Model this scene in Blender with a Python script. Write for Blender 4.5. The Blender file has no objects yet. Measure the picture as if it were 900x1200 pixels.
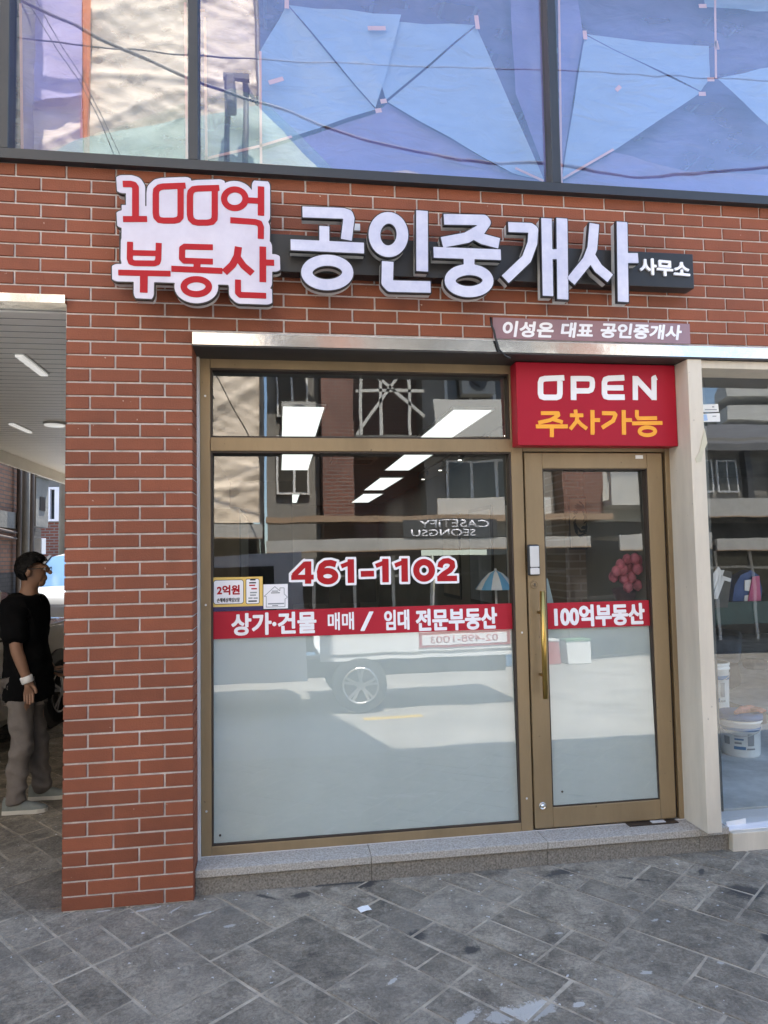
import bpy, bmesh, math, random
import numpy as np
from mathutils import Vector, Matrix
R = math.radians
random.seed(7)
SC = bpy.context.scene
COL = SC.collection

# ------------------------------------------------------------------ camera
CAM = np.array([1.2570, -3.6113, 1.6510]); YAW, PITCH, ROLL, FPX = 0.14945, 0.05835, -0.01784, 832.0
_cy, _sy, _cp, _sp, _cr, _sr = math.cos(YAW), math.sin(YAW), math.cos(PITCH), math.sin(PITCH), math.cos(ROLL), math.sin(ROLL)
FWD = np.array([_sy * _cp, _cy * _cp, _sp]); _r0 = np.array([_cy, -_sy, 0.0]); _u0 = np.cross(_r0, FWD)
RGT = _cr * _r0 + _sr * _u0; UPV = -_sr * _r0 + _cr * _u0
cd = bpy.data.cameras.new('camera'); cam = bpy.data.objects.new('camera', cd); COL.objects.link(cam)
cd.sensor_fit = 'VERTICAL'; cd.sensor_height = 36.0; cd.lens = FPX / 1200 * 36.0
cd.clip_start = 0.05; cd.clip_end = 2000
cam.matrix_world = Matrix(((RGT[0], UPV[0], -FWD[0], CAM[0]), (RGT[1], UPV[1], -FWD[1], CAM[1]), (RGT[2], UPV[2], -FWD[2], CAM[2]), (0, 0, 0, 1)))
SC.camera = cam

def at(px, py, Y=None, Z=None, X=None):
    """measure a point of the photograph on a real plane of the place"""
    d = FWD + RGT * (px - 450) / FPX + UPV * (600 - py) / FPX
    if Y is not None: t = (Y - CAM[1]) / d[1]
    elif Z is not None: t = (Z - CAM[2]) / d[2]
    else: t = (X - CAM[0]) / d[0]
    return Vector(CAM + d * t)

# ------------------------------------------------------------------ light
SUN_EL, SUN_AZ = R(63), R(11)
w = bpy.data.worlds.new('World'); SC.world = w; w.use_nodes = True
nt = w.node_tree; nt.nodes.clear()
sky = nt.nodes.new('ShaderNodeTexSky'); sky.sky_type = 'NISHITA'; sky.sun_disc = False
sky.sun_elevation = SUN_EL; sky.sun_rotation = SUN_AZ; sky.air_density = 1.2; sky.dust_density = 0.8; sky.ozone_density = 3.0
bg = nt.nodes.new('ShaderNodeBackground'); bg.inputs[1].default_value = 0.15
ow = nt.nodes.new('ShaderNodeOutputWorld'); nt.links.new(sky.outputs[0], bg.inputs[0]); nt.links.new(bg.outputs[0], ow.inputs[0])
sl = bpy.data.lights.new('sun', 'SUN'); sl.energy = 5.0; sl.angle = R(0.5); sl.color = (1.0, 0.95, 0.86)
sun = bpy.data.objects.new('sun', sl); COL.objects.link(sun); sun.location = (0, 20, 40)
sdir = Vector((math.sin(SUN_AZ) * math.cos(SUN_EL), math.cos(SUN_AZ) * math.cos(SUN_EL), math.sin(SUN_EL)))
sun.rotation_euler = (-sdir).to_track_quat('-Z', 'Y').to_euler()
SC.view_settings.view_transform = 'Standard'; SC.view_settings.look = 'None'
SC.view_settings.exposure = 2.1; SC.view_settings.gamma = 1.0
SC.view_settings.use_curve_mapping = False
SC.render.engine = 'CYCLES'
SC.cycles.max_bounces = 8; SC.cycles.transparent_max_bounces = 12

# ------------------------------------------------------------------ materials
MATS = {}
def pm(name, base, rough=0.55, metal=0.0, var=0.12, scale=6.0, detail=5.0, bump=0.0, bscale=60.0, objvar=0.0,
       world=False, coat=0.0, spec=0.5, tint=None, stretch=None, emit=None, estr=1.0, rvar=0.0):
    m = bpy.data.materials.new(name); m.use_nodes = True; n = m.node_tree; L = n.links
    b = n.nodes['Principled BSDF']
    b.inputs['Roughness'].default_value = rough; b.inputs['Metallic'].default_value = metal
    b.inputs['Coat Weight'].default_value = coat; b.inputs['Coat Roughness'].default_value = 0.06
    b.inputs['Specular IOR Level'].default_value = spec
    if world:
        vec = n.nodes.new('ShaderNodeNewGeometry').outputs['Position']
    else:
        vec = n.nodes.new('ShaderNodeTexCoord').outputs['Object']
    if stretch:
        mp = n.nodes.new('ShaderNodeMapping'); mp.inputs['Scale'].default_value = stretch; L.new(vec, mp.inputs[0]); vec = mp.outputs[0]
    nz = n.nodes.new('ShaderNodeTexNoise'); nz.inputs['Scale'].default_value = scale; nz.inputs['Detail'].default_value = detail
    nz.inputs['Roughness'].default_value = 0.65
    L.new(vec, nz.inputs['Vector'])
    rp = n.nodes.new('ShaderNodeValToRGB'); rp.color_ramp.elements[0].position = 0.3; rp.color_ramp.elements[1].position = 0.7
    c2 = tint if tint else base
    rp.color_ramp.elements[0].color = (base[0] * (1 - var), base[1] * (1 - var), base[2] * (1 - var), 1)
    rp.color_ramp.elements[1].color = (min(1, c2[0] * (1 + var)), min(1, c2[1] * (1 + var)), min(1, c2[2] * (1 + var)), 1)
    L.new(nz.outputs['Fac'], rp.inputs[0]); colout = rp.outputs[0]
    if objvar:
        oi = n.nodes.new('ShaderNodeObjectInfo'); mr = n.nodes.new('ShaderNodeMapRange')
        mr.inputs['To Min'].default_value = 1 - objvar; mr.inputs['To Max'].default_value = 1 + objvar
        L.new(oi.outputs['Random'], mr.inputs['Value'])
        mx = n.nodes.new('ShaderNodeVectorMath'); mx.operation = 'SCALE'
        L.new(colout, mx.inputs[0]); L.new(mr.outputs[0], mx.inputs['Scale']); colout = mx.outputs[0]
    L.new(colout, b.inputs['Base Color'])
    if rvar:
        mr2 = n.nodes.new('ShaderNodeMapRange'); mr2.inputs['To Min'].default_value = max(0, rough - rvar); mr2.inputs['To Max'].default_value = min(1, rough + rvar)
        L.new(nz.outputs['Fac'], mr2.inputs['Value']); L.new(mr2.outputs[0], b.inputs['Roughness'])
    if bump:
        n2 = n.nodes.new('ShaderNodeTexNoise'); n2.inputs['Scale'].default_value = bscale; n2.inputs['Detail'].default_value = 6
        L.new(vec, n2.inputs['Vector'])
        bp = n.nodes.new('ShaderNodeBump'); bp.inputs['Strength'].default_value = bump; bp.inputs['Distance'].default_value = 0.02
        L.new(n2.outputs['Fac'], bp.inputs['Height']); L.new(bp.outputs[0], b.inputs['Normal'])
    if emit:
        b.inputs['Emission Color'].default_value = (*emit, 1); b.inputs['Emission Strength'].default_value = estr
    MATS[name] = m
    return m

def glass(name, ior=1.7, tint=(0.93, 0.95, 0.94), rough=0.0, wave=0.05):
    m = bpy.data.materials.new(name); m.use_nodes = True; n = m.node_tree; L = n.links; n.nodes.clear()
    out = n.nodes.new('ShaderNodeOutputMaterial'); mix = n.nodes.new('ShaderNodeMixShader')
    fr = n.nodes.new('ShaderNodeFresnel'); gb = n.nodes.new('ShaderNodeNewGeometry'); mi = n.nodes.new('ShaderNodeMapRange')
    mi.inputs['To Min'].default_value = ior; mi.inputs['To Max'].default_value = 1 / ior      # thin pane: the same mirror strength from both sides
    L.new(gb.outputs['Backfacing'], mi.inputs['Value']); L.new(mi.outputs[0], fr.inputs['IOR'])
    tr = n.nodes.new('ShaderNodeBsdfTransparent'); tr.inputs[0].default_value = (*tint, 1)
    gl = n.nodes.new('ShaderNodeBsdfAnisotropic'); gl.inputs['Roughness'].default_value = rough
    gl.inputs['Color'].default_value = (1, 1, 1, 1)
    g = n.nodes.new('ShaderNodeNewGeometry'); z = n.nodes.new('ShaderNodeTexNoise'); z.inputs['Scale'].default_value = 1.7; z.inputs['Detail'].default_value = 2; L.new(g.outputs['Position'], z.inputs['Vector'])
    bp = n.nodes.new('ShaderNodeBump'); bp.inputs['Strength'].default_value = wave; bp.inputs['Distance'].default_value = .02; L.new(z.outputs['Fac'], bp.inputs['Height']); L.new(bp.outputs[0], gl.inputs['Normal'])
    L.new(fr.outputs[0], mix.inputs[0]); L.new(tr.outputs[0], mix.inputs[1]); L.new(gl.outputs[0], mix.inputs[2]); L.new(mix.outputs[0], out.inputs[0])
    return m

def sheet(name, col, alpha, trans=0.5, scale=5, wr=0.4, gloss=0.1):
    """thin plastic film: partly clear, partly milky"""
    m = bpy.data.materials.new(name); m.use_nodes = True; n = m.node_tree; L = n.links; n.nodes.clear()
    out = n.nodes.new('ShaderNodeOutputMaterial'); mix = n.nodes.new('ShaderNodeMixShader')
    tr = n.nodes.new('ShaderNodeBsdfTransparent')
    tl = n.nodes.new('ShaderNodeBsdfTranslucent'); tl.inputs[0].default_value = (*col, 1)
    df = n.nodes.new('ShaderNodeBsdfDiffuse'); df.inputs[0].default_value = (*col, 1)
    m2 = n.nodes.new('ShaderNodeMixShader'); m2.inputs[0].default_value = trans
    gls = n.nodes.new('ShaderNodeBsdfAnisotropic'); gls.inputs['Roughness'].default_value = 0.25
    m3 = n.nodes.new('ShaderNodeMixShader'); m3.inputs[0].default_value = gloss
    tc = n.nodes.new('ShaderNodeTexCoord'); nz = n.nodes.new('ShaderNodeTexNoise'); nz.inputs['Scale'].default_value = scale; nz.inputs['Detail'].default_value = 6
    mp = n.nodes.new('ShaderNodeMapping'); mp.inputs['Scale'].default_value = (1, 1, 2.5); mp.inputs['Rotation'].default_value = (0, 0.5, 0)
    L.new(tc.outputs['Object'], mp.inputs[0]); L.new(mp.outputs[0], nz.inputs['Vector'])
    mr = n.nodes.new('ShaderNodeMapRange'); mr.inputs['From Min'].default_value = 0.3; mr.inputs['From Max'].default_value = 0.7
    mr.inputs['To Min'].default_value = alpha * (1 - wr); mr.inputs['To Max'].default_value = min(1, alpha * (1 + wr))
    L.new(nz.outputs['Fac'], mr.inputs['Value'])
    n3 = n.nodes.new('ShaderNodeTexNoise'); n3.inputs['Scale'].default_value = 4; n3.inputs['Detail'].default_value = 8; n3.inputs['Distortion'].default_value = 1.2; L.new(mp.outputs[0], n3.inputs['Vector'])
    bp = n.nodes.new('ShaderNodeBump'); bp.inputs['Strength'].default_value = .7; bp.inputs['Distance'].default_value = .03; L.new(n3.outputs['Fac'], bp.inputs['Height'])
    for q in (df, tl, gls): L.new(bp.outputs[0], q.inputs['Normal'])
    L.new(df.outputs[0], m2.inputs[1]); L.new(tl.outputs[0], m2.inputs[2]); L.new(m2.outputs[0], m3.inputs[1]); L.new(gls.outputs[0], m3.inputs[2])
    L.new(mr.outputs[0], mix.inputs[0]); L.new(tr.outputs[0], mix.inputs[1]); L.new(m3.outputs[0], mix.inputs[2]); L.new(mix.outputs[0], out.inputs[0])
    return m

def brickmat(name, c1, c2, mortar, bw=0.22, bh=0.07, ms=0.012, axis='x', rough=0.9):
    """far brick courses, too small in the picture to tell apart"""
    m = bpy.data.materials.new(name); m.use_nodes = True; n = m.node_tree; L = n.links; b = n.nodes['Principled BSDF']
    b.inputs['Roughness'].default_value = rough
    g = n.nodes.new('ShaderNodeNewGeometry'); sp = n.nodes.new('ShaderNodeSeparateXYZ'); L.new(g.outputs['Position'], sp.inputs[0])
    cb = n.nodes.new('ShaderNodeCombineXYZ'); L.new(sp.outputs[0 if axis == 'x' else 1], cb.inputs[0]); L.new(sp.outputs[2], cb.inputs[1])
    br = n.nodes.new('ShaderNodeTexBrick'); br.inputs['Scale'].default_value = 1.0
    br.inputs['Brick Width'].default_value = bw; br.inputs['Row Height'].default_value = bh; br.inputs['Mortar Size'].default_value = ms
    br.inputs['Color1'].default_value = (*c1, 1); br.inputs['Color2'].default_value = (*c2, 1); br.inputs['Mortar'].default_value = (*mortar, 1)
    L.new(cb.outputs[0], br.inputs['Vector'])
    nz = n.nodes.new('ShaderNodeTexNoise'); nz.inputs['Scale'].default_value = 1.3; nz.inputs['Detail'].default_value = 8; L.new(g.outputs['Position'], nz.inputs['Vector'])
    mr = n.nodes.new('ShaderNodeMapRange'); mr.inputs['To Min'].default_value = 0.55; mr.inputs['To Max'].default_value = 1.35; L.new(nz.outputs['Fac'], mr.inputs['Value'])
    mx = n.nodes.new('ShaderNodeVectorMath'); mx.operation = 'SCALE'; L.new(br.outputs['Color'], mx.inputs[0]); L.new(mr.outputs[0], mx.inputs['Scale'])
    L.new(mx.outputs[0], b.inputs['Base Color'])
    bp = n.nodes.new('ShaderNodeBump'); bp.inputs['Strength'].default_value = 0.5; bp.inputs['Distance'].default_value = 0.01
    inv = n.nodes.new('ShaderNodeMath'); inv.operation = 'SUBTRACT'; inv.inputs[0].default_value = 1.0; L.new(br.outputs['Fac'], inv.inputs[1])
    L.new(inv.outputs[0], bp.inputs['Height']); L.new(bp.outputs[0], b.inputs['Normal'])
    return m

# ---- brick with speckle
M_brick = pm('red_brick', (0.212, 0.060, 0.026), 0.75, var=0.08, scale=9, bump=0.22, bscale=140, objvar=0.14, world=True)
def weather(m, chip=(0.5, 0.36, 0.28)):
    """add small pale chips and slow vertical soot to a finished wall material"""
    n = m.node_tree; L = n.links; b = n.nodes['Principled BSDF']; src = b.inputs['Base Color'].links[0].from_socket
    g = n.nodes.new('ShaderNodeNewGeometry'); mp = n.nodes.new('ShaderNodeMapping'); mp.inputs['Scale'].default_value = (2.2, 2.2, .5); L.new(g.outputs['Position'], mp.inputs[0])
    z = n.nodes.new('ShaderNodeTexNoise'); z.inputs['Scale'].default_value = 1.6; z.inputs['Detail'].default_value = 7; L.new(mp.outputs[0], z.inputs['Vector'])
    mr = n.nodes.new('ShaderNodeMapRange'); mr.inputs['From Min'].default_value = .3; mr.inputs['From Max'].default_value = .7; mr.inputs['To Min'].default_value = .90; mr.inputs['To Max'].default_value = 1.10; L.new(z.outputs['Fac'], mr.inputs['Value'])
    sc = n.nodes.new('ShaderNodeVectorMath'); sc.operation = 'SCALE'; L.new(src, sc.inputs[0]); L.new(mr.outputs[0], sc.inputs['Scale'])
    z2 = n.nodes.new('ShaderNodeTexNoise'); z2.inputs['Scale'].default_value = 34; z2.inputs['Detail'].default_value = 3; L.new(g.outputs['Position'], z2.inputs['Vector'])
    r = n.nodes.new('ShaderNodeValToRGB'); r.color_ramp.elements[0].position = .725; r.color_ramp.elements[1].position = .75; L.new(z2.outputs['Fac'], r.inputs[0])
    mx = n.nodes.new('ShaderNodeMix'); mx.data_type = 'RGBA'; L.new(r.outputs[0], mx.inputs[0]); L.new(sc.outputs[0], mx.inputs[6]); mx.inputs[7].default_value = (*chip, 1); L.new(mx.outputs[2], b.inputs['Base Color'])
weather(M_brick)
M_mortar = pm('pale_mortar', (0.58, 0.53, 0.51), 0.9, var=0.2, scale=14, bump=0.3, bscale=150, world=True)
weather(M_mortar, (.4, .35, .33))
M_caulk = pm('white_caulk', (0.62, 0.60, 0.58), 0.6, var=0.08)
M_bronze = pm('bronze_aluminium', (0.27, 0.195, 0.108), 0.42, 0.3, var=0.10, scale=3, world=True, rvar=0.10, stretch=(3, 3, .6))
weather(M_bronze, (.15, .11, .065))
M_bronze_dk = pm('bronze_gap', (0.035, 0.022, 0.014), 0.6, var=0.1)
M_frame_dk = pm('dark_grey_frame', (0.035, 0.037, 0.042), 0.4, 0.2, var=0.1, scale=3)
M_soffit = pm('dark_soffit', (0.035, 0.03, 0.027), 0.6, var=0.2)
M_steel = pm('polished_steel', (0.62, 0.61, 0.60), 0.13, 1.0, var=0.05, scale=4, bump=0.06, bscale=9, world=True)
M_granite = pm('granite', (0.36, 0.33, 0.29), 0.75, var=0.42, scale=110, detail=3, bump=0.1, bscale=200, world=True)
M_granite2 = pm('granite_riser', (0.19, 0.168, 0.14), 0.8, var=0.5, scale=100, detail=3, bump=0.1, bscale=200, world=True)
M_cream = pm('cream_steel', (0.58, 0.515, 0.42), 0.4, var=0.09, scale=4, world=True, rvar=.1, stretch=(3, 3, .5))
weather(M_cream, (.42, .37, .30))
M_white = pm('white_vinyl', (0.80, 0.79, 0.82), 0.4, var=0.03)
M_letterface = pm('filmed_letter_face', (0.47, 0.48, 0.63), 0.25, var=0.05, scale=10, tint=(0.56, 0.56, 0.66), bump=0.10, bscale=14, world=True, coat=0.4)  # lavender tint of sky reflected in the film is mixed into the base colour
M_panelface = pm('filmed_panel_face', (0.49, 0.45, 0.55), 0.25, var=0.04, scale=5, tint=(0.55, 0.52, 0.61), bump=0.22, bscale=7, world=True, coat=0.5)
M_return = pm('letter_return', (0.55, 0.55, 0.54), 0.45, var=0.06)
M_black = pm('black_trim', (0.012, 0.012, 0.013), 0.4, var=0.1)
M_board = pm('charcoal_board', (0.022, 0.022, 0.024), 0.4, 0.2, var=0.2, scale=2, world=True)
M_red = pm('red_vinyl', (0.40, 0.018, 0.034), 0.5, var=0.05, scale=4, world=True, spec=.2)
M_redtext = pm('red_lettering', (0.38, 0.012, 0.018), 0.5, var=0.05, world=True, spec=.2)
M_signred = pm('sign_red', (0.36, 0.008, 0.024), 0.45, var=0.05, scale=3, world=True, spec=.25)
M_orange = pm('orange_lettering', (0.85, 0.36, 0.025), 0.4, var=0.04)
M_gold = pm('brushed_gold', (0.52, 0.34, 0.10), 0.3, 1.0, var=0.1, scale=20, stretch=(1, 1, 0.05))
M_silver = pm('silver_plastic', (0.62, 0.63, 0.65), 0.3, 0.5, var=0.04)
M_chrome = pm('chrome', (0.75, 0.75, 0.74), 0.15, 1.0, var=0.04)
M_yellow = pm('yellow_sticker', (0.72, 0.49, 0.13), 0.4, var=0.04)
M_navy = pm('navy_print', (0.025, 0.02, 0.09), 0.4, var=0.1)
M_ink = pm('black_ink', (0.02, 0.02, 0.022), 0.5, var=0.1)
M_greyink = pm('grey_ink', (0.25, 0.27, 0.29), 0.5, var=0.1)
M_mauve = pm('mauve_strip', (0.26, 0.145, 0.165), 0.3, var=0.06, scale=5, coat=0.3)
M_tape = pm('pink_tape', (0.66, 0.38, 0.38), 0.5, var=0.1)
M_orangetape = pm('orange_tape', (0.55, 0.19, 0.07), 0.5, var=0.15)
G_shop = glass('shop_glass', 2.2, (.97, .98, .98))
G_upper = glass('upper_glass', 2.3, (0.86, 0.88, 0.93))
G_right = glass('bare_glass', 1.95, (0.96, 0.98, 0.97))

# frosted film behind the lower panes: milky with the pane's own reflection
def frosted(name):
    m = pm(name, (0.49, 0.535, 0.525), 0.55, var=0.06, scale=2.2, detail=9, world=True, stretch=(1, 1, 0.5))
    return m
M_frost = frosted('frosted_film')

# stone pavers: slate blotches, scuffs and pale wear
def stone():
    m = bpy.data.materials.new('slate_paver'); m.use_nodes = True; n = m.node_tree; L = n.links; b = n.nodes['Principled BSDF']
    g = n.nodes.new('ShaderNodeNewGeometry'); P = g.outputs['Position']
    def noise(s, d=8, r=0.6, dist=0.0):
        z = n.nodes.new('ShaderNodeTexNoise'); z.inputs['Scale'].default_value = s; z.inputs['Detail'].default_value = d
        z.inputs['Roughness'].default_value = r; z.inputs['Distortion'].default_value = dist; L.new(P, z.inputs['Vector']); return z.outputs['Fac']
    def ramp(f, a, b_, ca, cb):
        r = n.nodes.new('ShaderNodeValToRGB'); e = r.color_ramp.elements; e[0].position = a; e[1].position = b_
        e[0].color = (*ca, 1); e[1].color = (*cb, 1); L.new(f, r.inputs[0]); return r.outputs[0]
    def mix(f, a, b_, mode='MIX'):
        x = n.nodes.new('ShaderNodeMix'); x.data_type = 'RGBA'; x.blend_type = mode
        if isinstance(f, float): x.inputs[0].default_value = f
        else: L.new(f, x.inputs[0])
        L.new(a, x.inputs[6])
        if isinstance(b_, tuple): x.inputs[7].default_value = (*b_, 1)
        else: L.new(b_, x.inputs[7])
        return x.outputs[2]
    c = ramp(noise(4.5, 11, 0.75, 0.4), 0.34, 0.70, (0.090, 0.076, 0.058), (0.350, 0.300, 0.228))
    fine = ramp(noise(70, 8, 0.8, 0.2), 0.36, 0.66, (0.45, 0.45, 0.45), (1.45, 1.45, 1.45))
    c = mix(0.85, c, fine, 'MULTIPLY')
    streak = ramp(noise(13, 11, 0.78, 0.7), 0.50, 0.76, (0, 0, 0), (1, 1, 1))
    c = mix(streak, c, (0.42, 0.37, 0.285))
    brown = ramp(noise(1.5, 4, 0.5), 0.5, 0.75, (0, 0, 0), (0.55, 0.55, 0.55))
    c = mix(brown, c, (0.22, 0.195, 0.16))
    spots = ramp(noise(30, 3, 0.5), 0.69, 0.71, (0, 0, 0), (0.7, 0.7, 0.7))
    c = mix(spots, c, (0.6, 0.6, 0.6))
    warp = noise(9, 6, 0.7, 0.5); gritty = noise(60, 5, 0.7)
    def spots_mask(lst, soft, lo):
        cur = None
        for (px, py, rx, ry, an) in lst:
            c0 = at(px, py, Z=0)
            mp = n.nodes.new('ShaderNodeMapping'); mp.vector_type = 'TEXTURE'; mp.inputs['Location'].default_value = (c0.x, c0.y, 0); mp.inputs['Rotation'].default_value = (0, 0, an); mp.inputs['Scale'].default_value = (rx, ry, 1)
            L.new(P, mp.inputs[0]); ln = n.nodes.new('ShaderNodeVectorMath'); ln.operation = 'LENGTH'; L.new(mp.outputs[0], ln.inputs[0])
            if cur is None: cur = ln.outputs['Value']
            else:
                mn_ = n.nodes.new('ShaderNodeMath'); mn_.operation = 'MINIMUM'; L.new(cur, mn_.inputs[0]); L.new(ln.outputs['Value'], mn_.inputs[1]); cur = mn_.outputs[0]
        a1 = n.nodes.new('ShaderNodeMath'); a1.operation = 'MULTIPLY_ADD'; L.new(warp, a1.inputs[0]); a1.inputs[1].default_value = 1.3; L.new(cur, a1.inputs[2])
        a2 = n.nodes.new('ShaderNodeMath'); a2.operation = 'MULTIPLY_ADD'; L.new(gritty, a2.inputs[0]); a2.inputs[1].default_value = 0.9; L.new(a1.outputs[0], a2.inputs[2])
        a3 = n.nodes.new('ShaderNodeMath'); a3.operation = 'SUBTRACT'; L.new(a2.outputs[0], a3.inputs[0]); a3.inputs[1].default_value = 1.1
        return ramp(a3.outputs[0], lo, lo + soft, (1, 1, 1), (0, 0, 0))
    # ramps only run 0..1, so the distances are scaled to fit
    def scaled(lst, k): return [(a_, b_, c_ * k, d_ * k, e_) for a_, b_, c_, d_, e_ in lst]
    WET = [(655, 1023, .10, .045, .1), (872, 1045, .10, .075, -.4), (488, 1095, .05, .04, 0), (430, 1037, .07, .035, .5), (745, 1030, .085, .016, -.5), (822, 1022, .06, .014, .9), (315, 1052, .07, .014, -.6), (353, 1049, .05, .03, .3), (553, 1113, .045, .035, .4), (905, 1100, .05, .04, 0), (610, 1016, .25, .012, 0), (400, 1036, .3, .012, 0)]
    LIME = [(628, 1182, .10, .06, .5), (590, 1190, .09, .05, .2), (548, 1194, .09, .03, .6), (270, 1085, .028, .018, 0), (655, 1093, .022, .014, 0), (757, 1140, .03, .016, 0), (768, 1078, .028, .011, .3), (170, 1066, .07, .014, .2), (205, 1066, .06, .009, .9), (120, 1068, .05, .008, .1), (240, 1070, .05, .01, .4), (845, 1128, .02, .014, 0), (680, 1177, .035, .016, .2), (460, 1150, .05, .012, .8)]
    # ground level film along the step where rain has washed dust
    c = mix(spots_mask(scaled(LIME, 1.6), .10, .42), c, (0.42, 0.40, 0.36))
    wetm = spots_mask(scaled(WET, 1.6), .34, .34)
    c = mix(wetm, c, (0.055, 0.050, 0.044))
    oi = n.nodes.new('ShaderNodeObjectInfo'); mr = n.nodes.new('ShaderNodeMapRange'); mr.inputs['To Min'].default_value = 0.80; mr.inputs['To Max'].default_value = 1.2
    L.new(oi.outputs['Random'], mr.inputs['Value']); sc = n.nodes.new('ShaderNodeVectorMath'); sc.operation = 'SCALE'
    L.new(c, sc.inputs[0]); L.new(mr.outputs[0], sc.inputs['Scale']); L.new(sc.outputs[0], b.inputs['Base Color'])
    b.inputs['Roughness'].default_value = 0.72
    bp = n.nodes.new('ShaderNodeBump'); bp.inputs['Strength'].default_value = 0.8; bp.inputs['Distance'].default_value = 0.014
    L.new(noise(20, 10, 0.7, 0.8), bp.inputs['Height']); L.new(bp.outputs[0], b.inputs['Normal'])
    return m
M_paver = stone()
M_joint = pm('paver_joint', (0.32, 0.275, 0.21), 0.95, var=0.6, scale=5, bump=0.4, bscale=80, world=True)
M_asphalt = pm('asphalt', (0.27, 0.255, 0.23), 0.9, var=0.25, scale=1.2, detail=10, bump=0.3, bscale=90, world=True)
M_wet = pm('dark_stain', (0.022, 0.021, 0.02), 0.55, var=0.4, scale=20)
M_lime = pm('lime_splash', (0.50, 0.51, 0.52), 0.9, var=0.3, scale=40)
M_paper = pm('paper', (0.75, 0.75, 0.74), 0.7, var=0.05)

# ------------------------------------------------------------------ mesh helpers
class MB:
    def __init__(s): s.v = []; s.f = []
    def add(s, vs, fs):
        o = len(s.v); s.v += [tuple(v) for v in vs]; s.f += [tuple(i + o for i in f) for f in fs]
    def box(s, x0, x1, y0, y1, z0, z1, M=None):
        vs = [(x0, y0, z0), (x1, y0, z0), (x1, y1, z0), (x0, y1, z0), (x0, y0, z1), (x1, y0, z1), (x1, y1, z1), (x0, y1, z1)]
        if M is not None: vs = [M @ Vector(v) for v in vs]
        s.add(vs, [(3, 2, 1, 0), (4, 5, 6, 7), (0, 1, 5, 4), (1, 2, 6, 5), (2, 3, 7, 6), (3, 0, 4, 7)]); return s
    def cbox(s, x0, x1, y0, y1, z0, z1, c=0.002):
        """box whose -y face has chamfered edges"""
        vs = [(x0, y1, z0), (x1, y1, z0), (x1, y1, z1), (x0, y1, z1), (x0, y0 + c, z0), (x1, y0 + c, z0), (x1, y0 + c, z1), (x0, y0 + c, z1),
              (x0 + c, y0, z0 + c), (x1 - c, y0, z0 + c), (x1 - c, y0, z1 - c), (x0 + c, y0, z1 - c)]
        fs = [(8, 9, 10, 11), (4, 5, 9, 8), (5, 6, 10, 9), (6, 7, 11, 10), (7, 4, 8, 11), (0, 1, 5, 4), (1, 2, 6, 5), (2, 3, 7, 6), (3, 0, 4, 7), (3, 2, 1, 0)]
        s.add(vs, fs); return s
    def bar(s, a, b, wd, ht, up=(0, 0, 1)):
        a, b = Vector(a), Vector(b); d = (b - a).normalized(); u = Vector(up)
        r = d.cross(u)
        if r.length < 1e-4: r = d.cross(Vector((1, 0, 0)))
        r.normalize(); u = r.cross(d)
        vs = []
        for p in (a, b):
            for i, j in ((-1, -1), (1, -1), (1, 1), (-1, 1)): vs.append(p + r * i * wd / 2 + u * j * ht / 2)
        s.add(vs, [(3, 2, 1, 0), (4, 5, 6, 7), (0, 1, 5, 4), (1, 2, 6, 5), (2, 3, 7, 6), (3, 0, 4, 7)]); return s
    def tube(s, pts, rad, n=10, caps=True):
        pts = [Vector(p) for p in pts]; rings = []
        rr = rad if isinstance(rad, (list, tuple)) else [rad] * len(pts)
        prev = None
        for i, p in enumerate(pts):
            d = (pts[min(i + 1, len(pts) - 1)] - pts[max(i - 1, 0)])
            d = d.normalized() if d.length > 1e-9 else Vector((0, 0, 1))
            if prev is None:
                r = d.cross(Vector((0, 0, 1)))
                if r.length < 1e-3: r = d.cross(Vector((1, 0, 0)))
            else: r = prev - d * prev.dot(d)
            r.normalize(); prev = r; u = d.cross(r)
            rings.append([p + (r * math.cos(2 * math.pi * k / n) + u * math.sin(2 * math.pi * k / n)) * rr[i] for k in range(n)])
        vs = [v for ring in rings for v in ring]; fs = []
        for i in range(len(pts) - 1):
            for k in range(n): fs.append((i * n + k, i * n + (k + 1) % n, (i + 1) * n + (k + 1) % n, (i + 1) * n + k))
        if caps: fs += [tuple(range(n - 1, -1, -1)), tuple(range((len(pts) - 1) * n, len(pts) * n))]
        s.add(vs, fs); return s
    def lathe(s, prof, c, axis='z', n=24):
        vs = []; fs = []
        for (r, h) in prof:
            for k in range(n):
                a = 2 * math.pi * k / n; x, y = r * math.cos(a), r * math.sin(a)
                if axis == 'z': v = (c[0] + x, c[1] + y, c[2] + h)
                elif axis == 'y': v = (c[0] + x, c[1] + h, c[2] + y)
                else: v = (c[0] + h, c[1] + x, c[2] + y)
                vs.append(v)
        for i in range(len(prof) - 1):
            for k in range(n): fs.append((i * n + k, i * n + (k + 1) % n, (i + 1) * n + (k + 1) % n, (i + 1) * n + k))
        fs += [tuple(range(n - 1, -1, -1)), tuple(range((len(prof) - 1) * n, len(prof) * n))]
        s.add(vs, fs); return s
    def prism(s, poly, ext):
        """closed polygon of 3-D points, thickened along ext"""
        n = len(poly); e = Vector(ext); vs = [Vector(p) for p in poly] + [Vector(p) + e for p in poly]
        fs = [tuple(range(n)), tuple(range(2 * n - 1, n - 1, -1))] + [(i, i + n, (i + 1) % n + n, (i + 1) % n) for i in range(n)]
        s.add(vs, fs); return s
    def mesh(s, name, mat, smooth=False):
        me = bpy.data.meshes.new(name); me.from_pydata(s.v, [], s.f)
        bm = bmesh.new(); bm.from_mesh(me); bmesh.ops.recalc_face_normals(bm, faces=bm.faces); bm.to_mesh(me); bm.free()
        me.materials.append(mat)
        if smooth:
            for p in me.polygons: p.use_smooth = True
        return me
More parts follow.
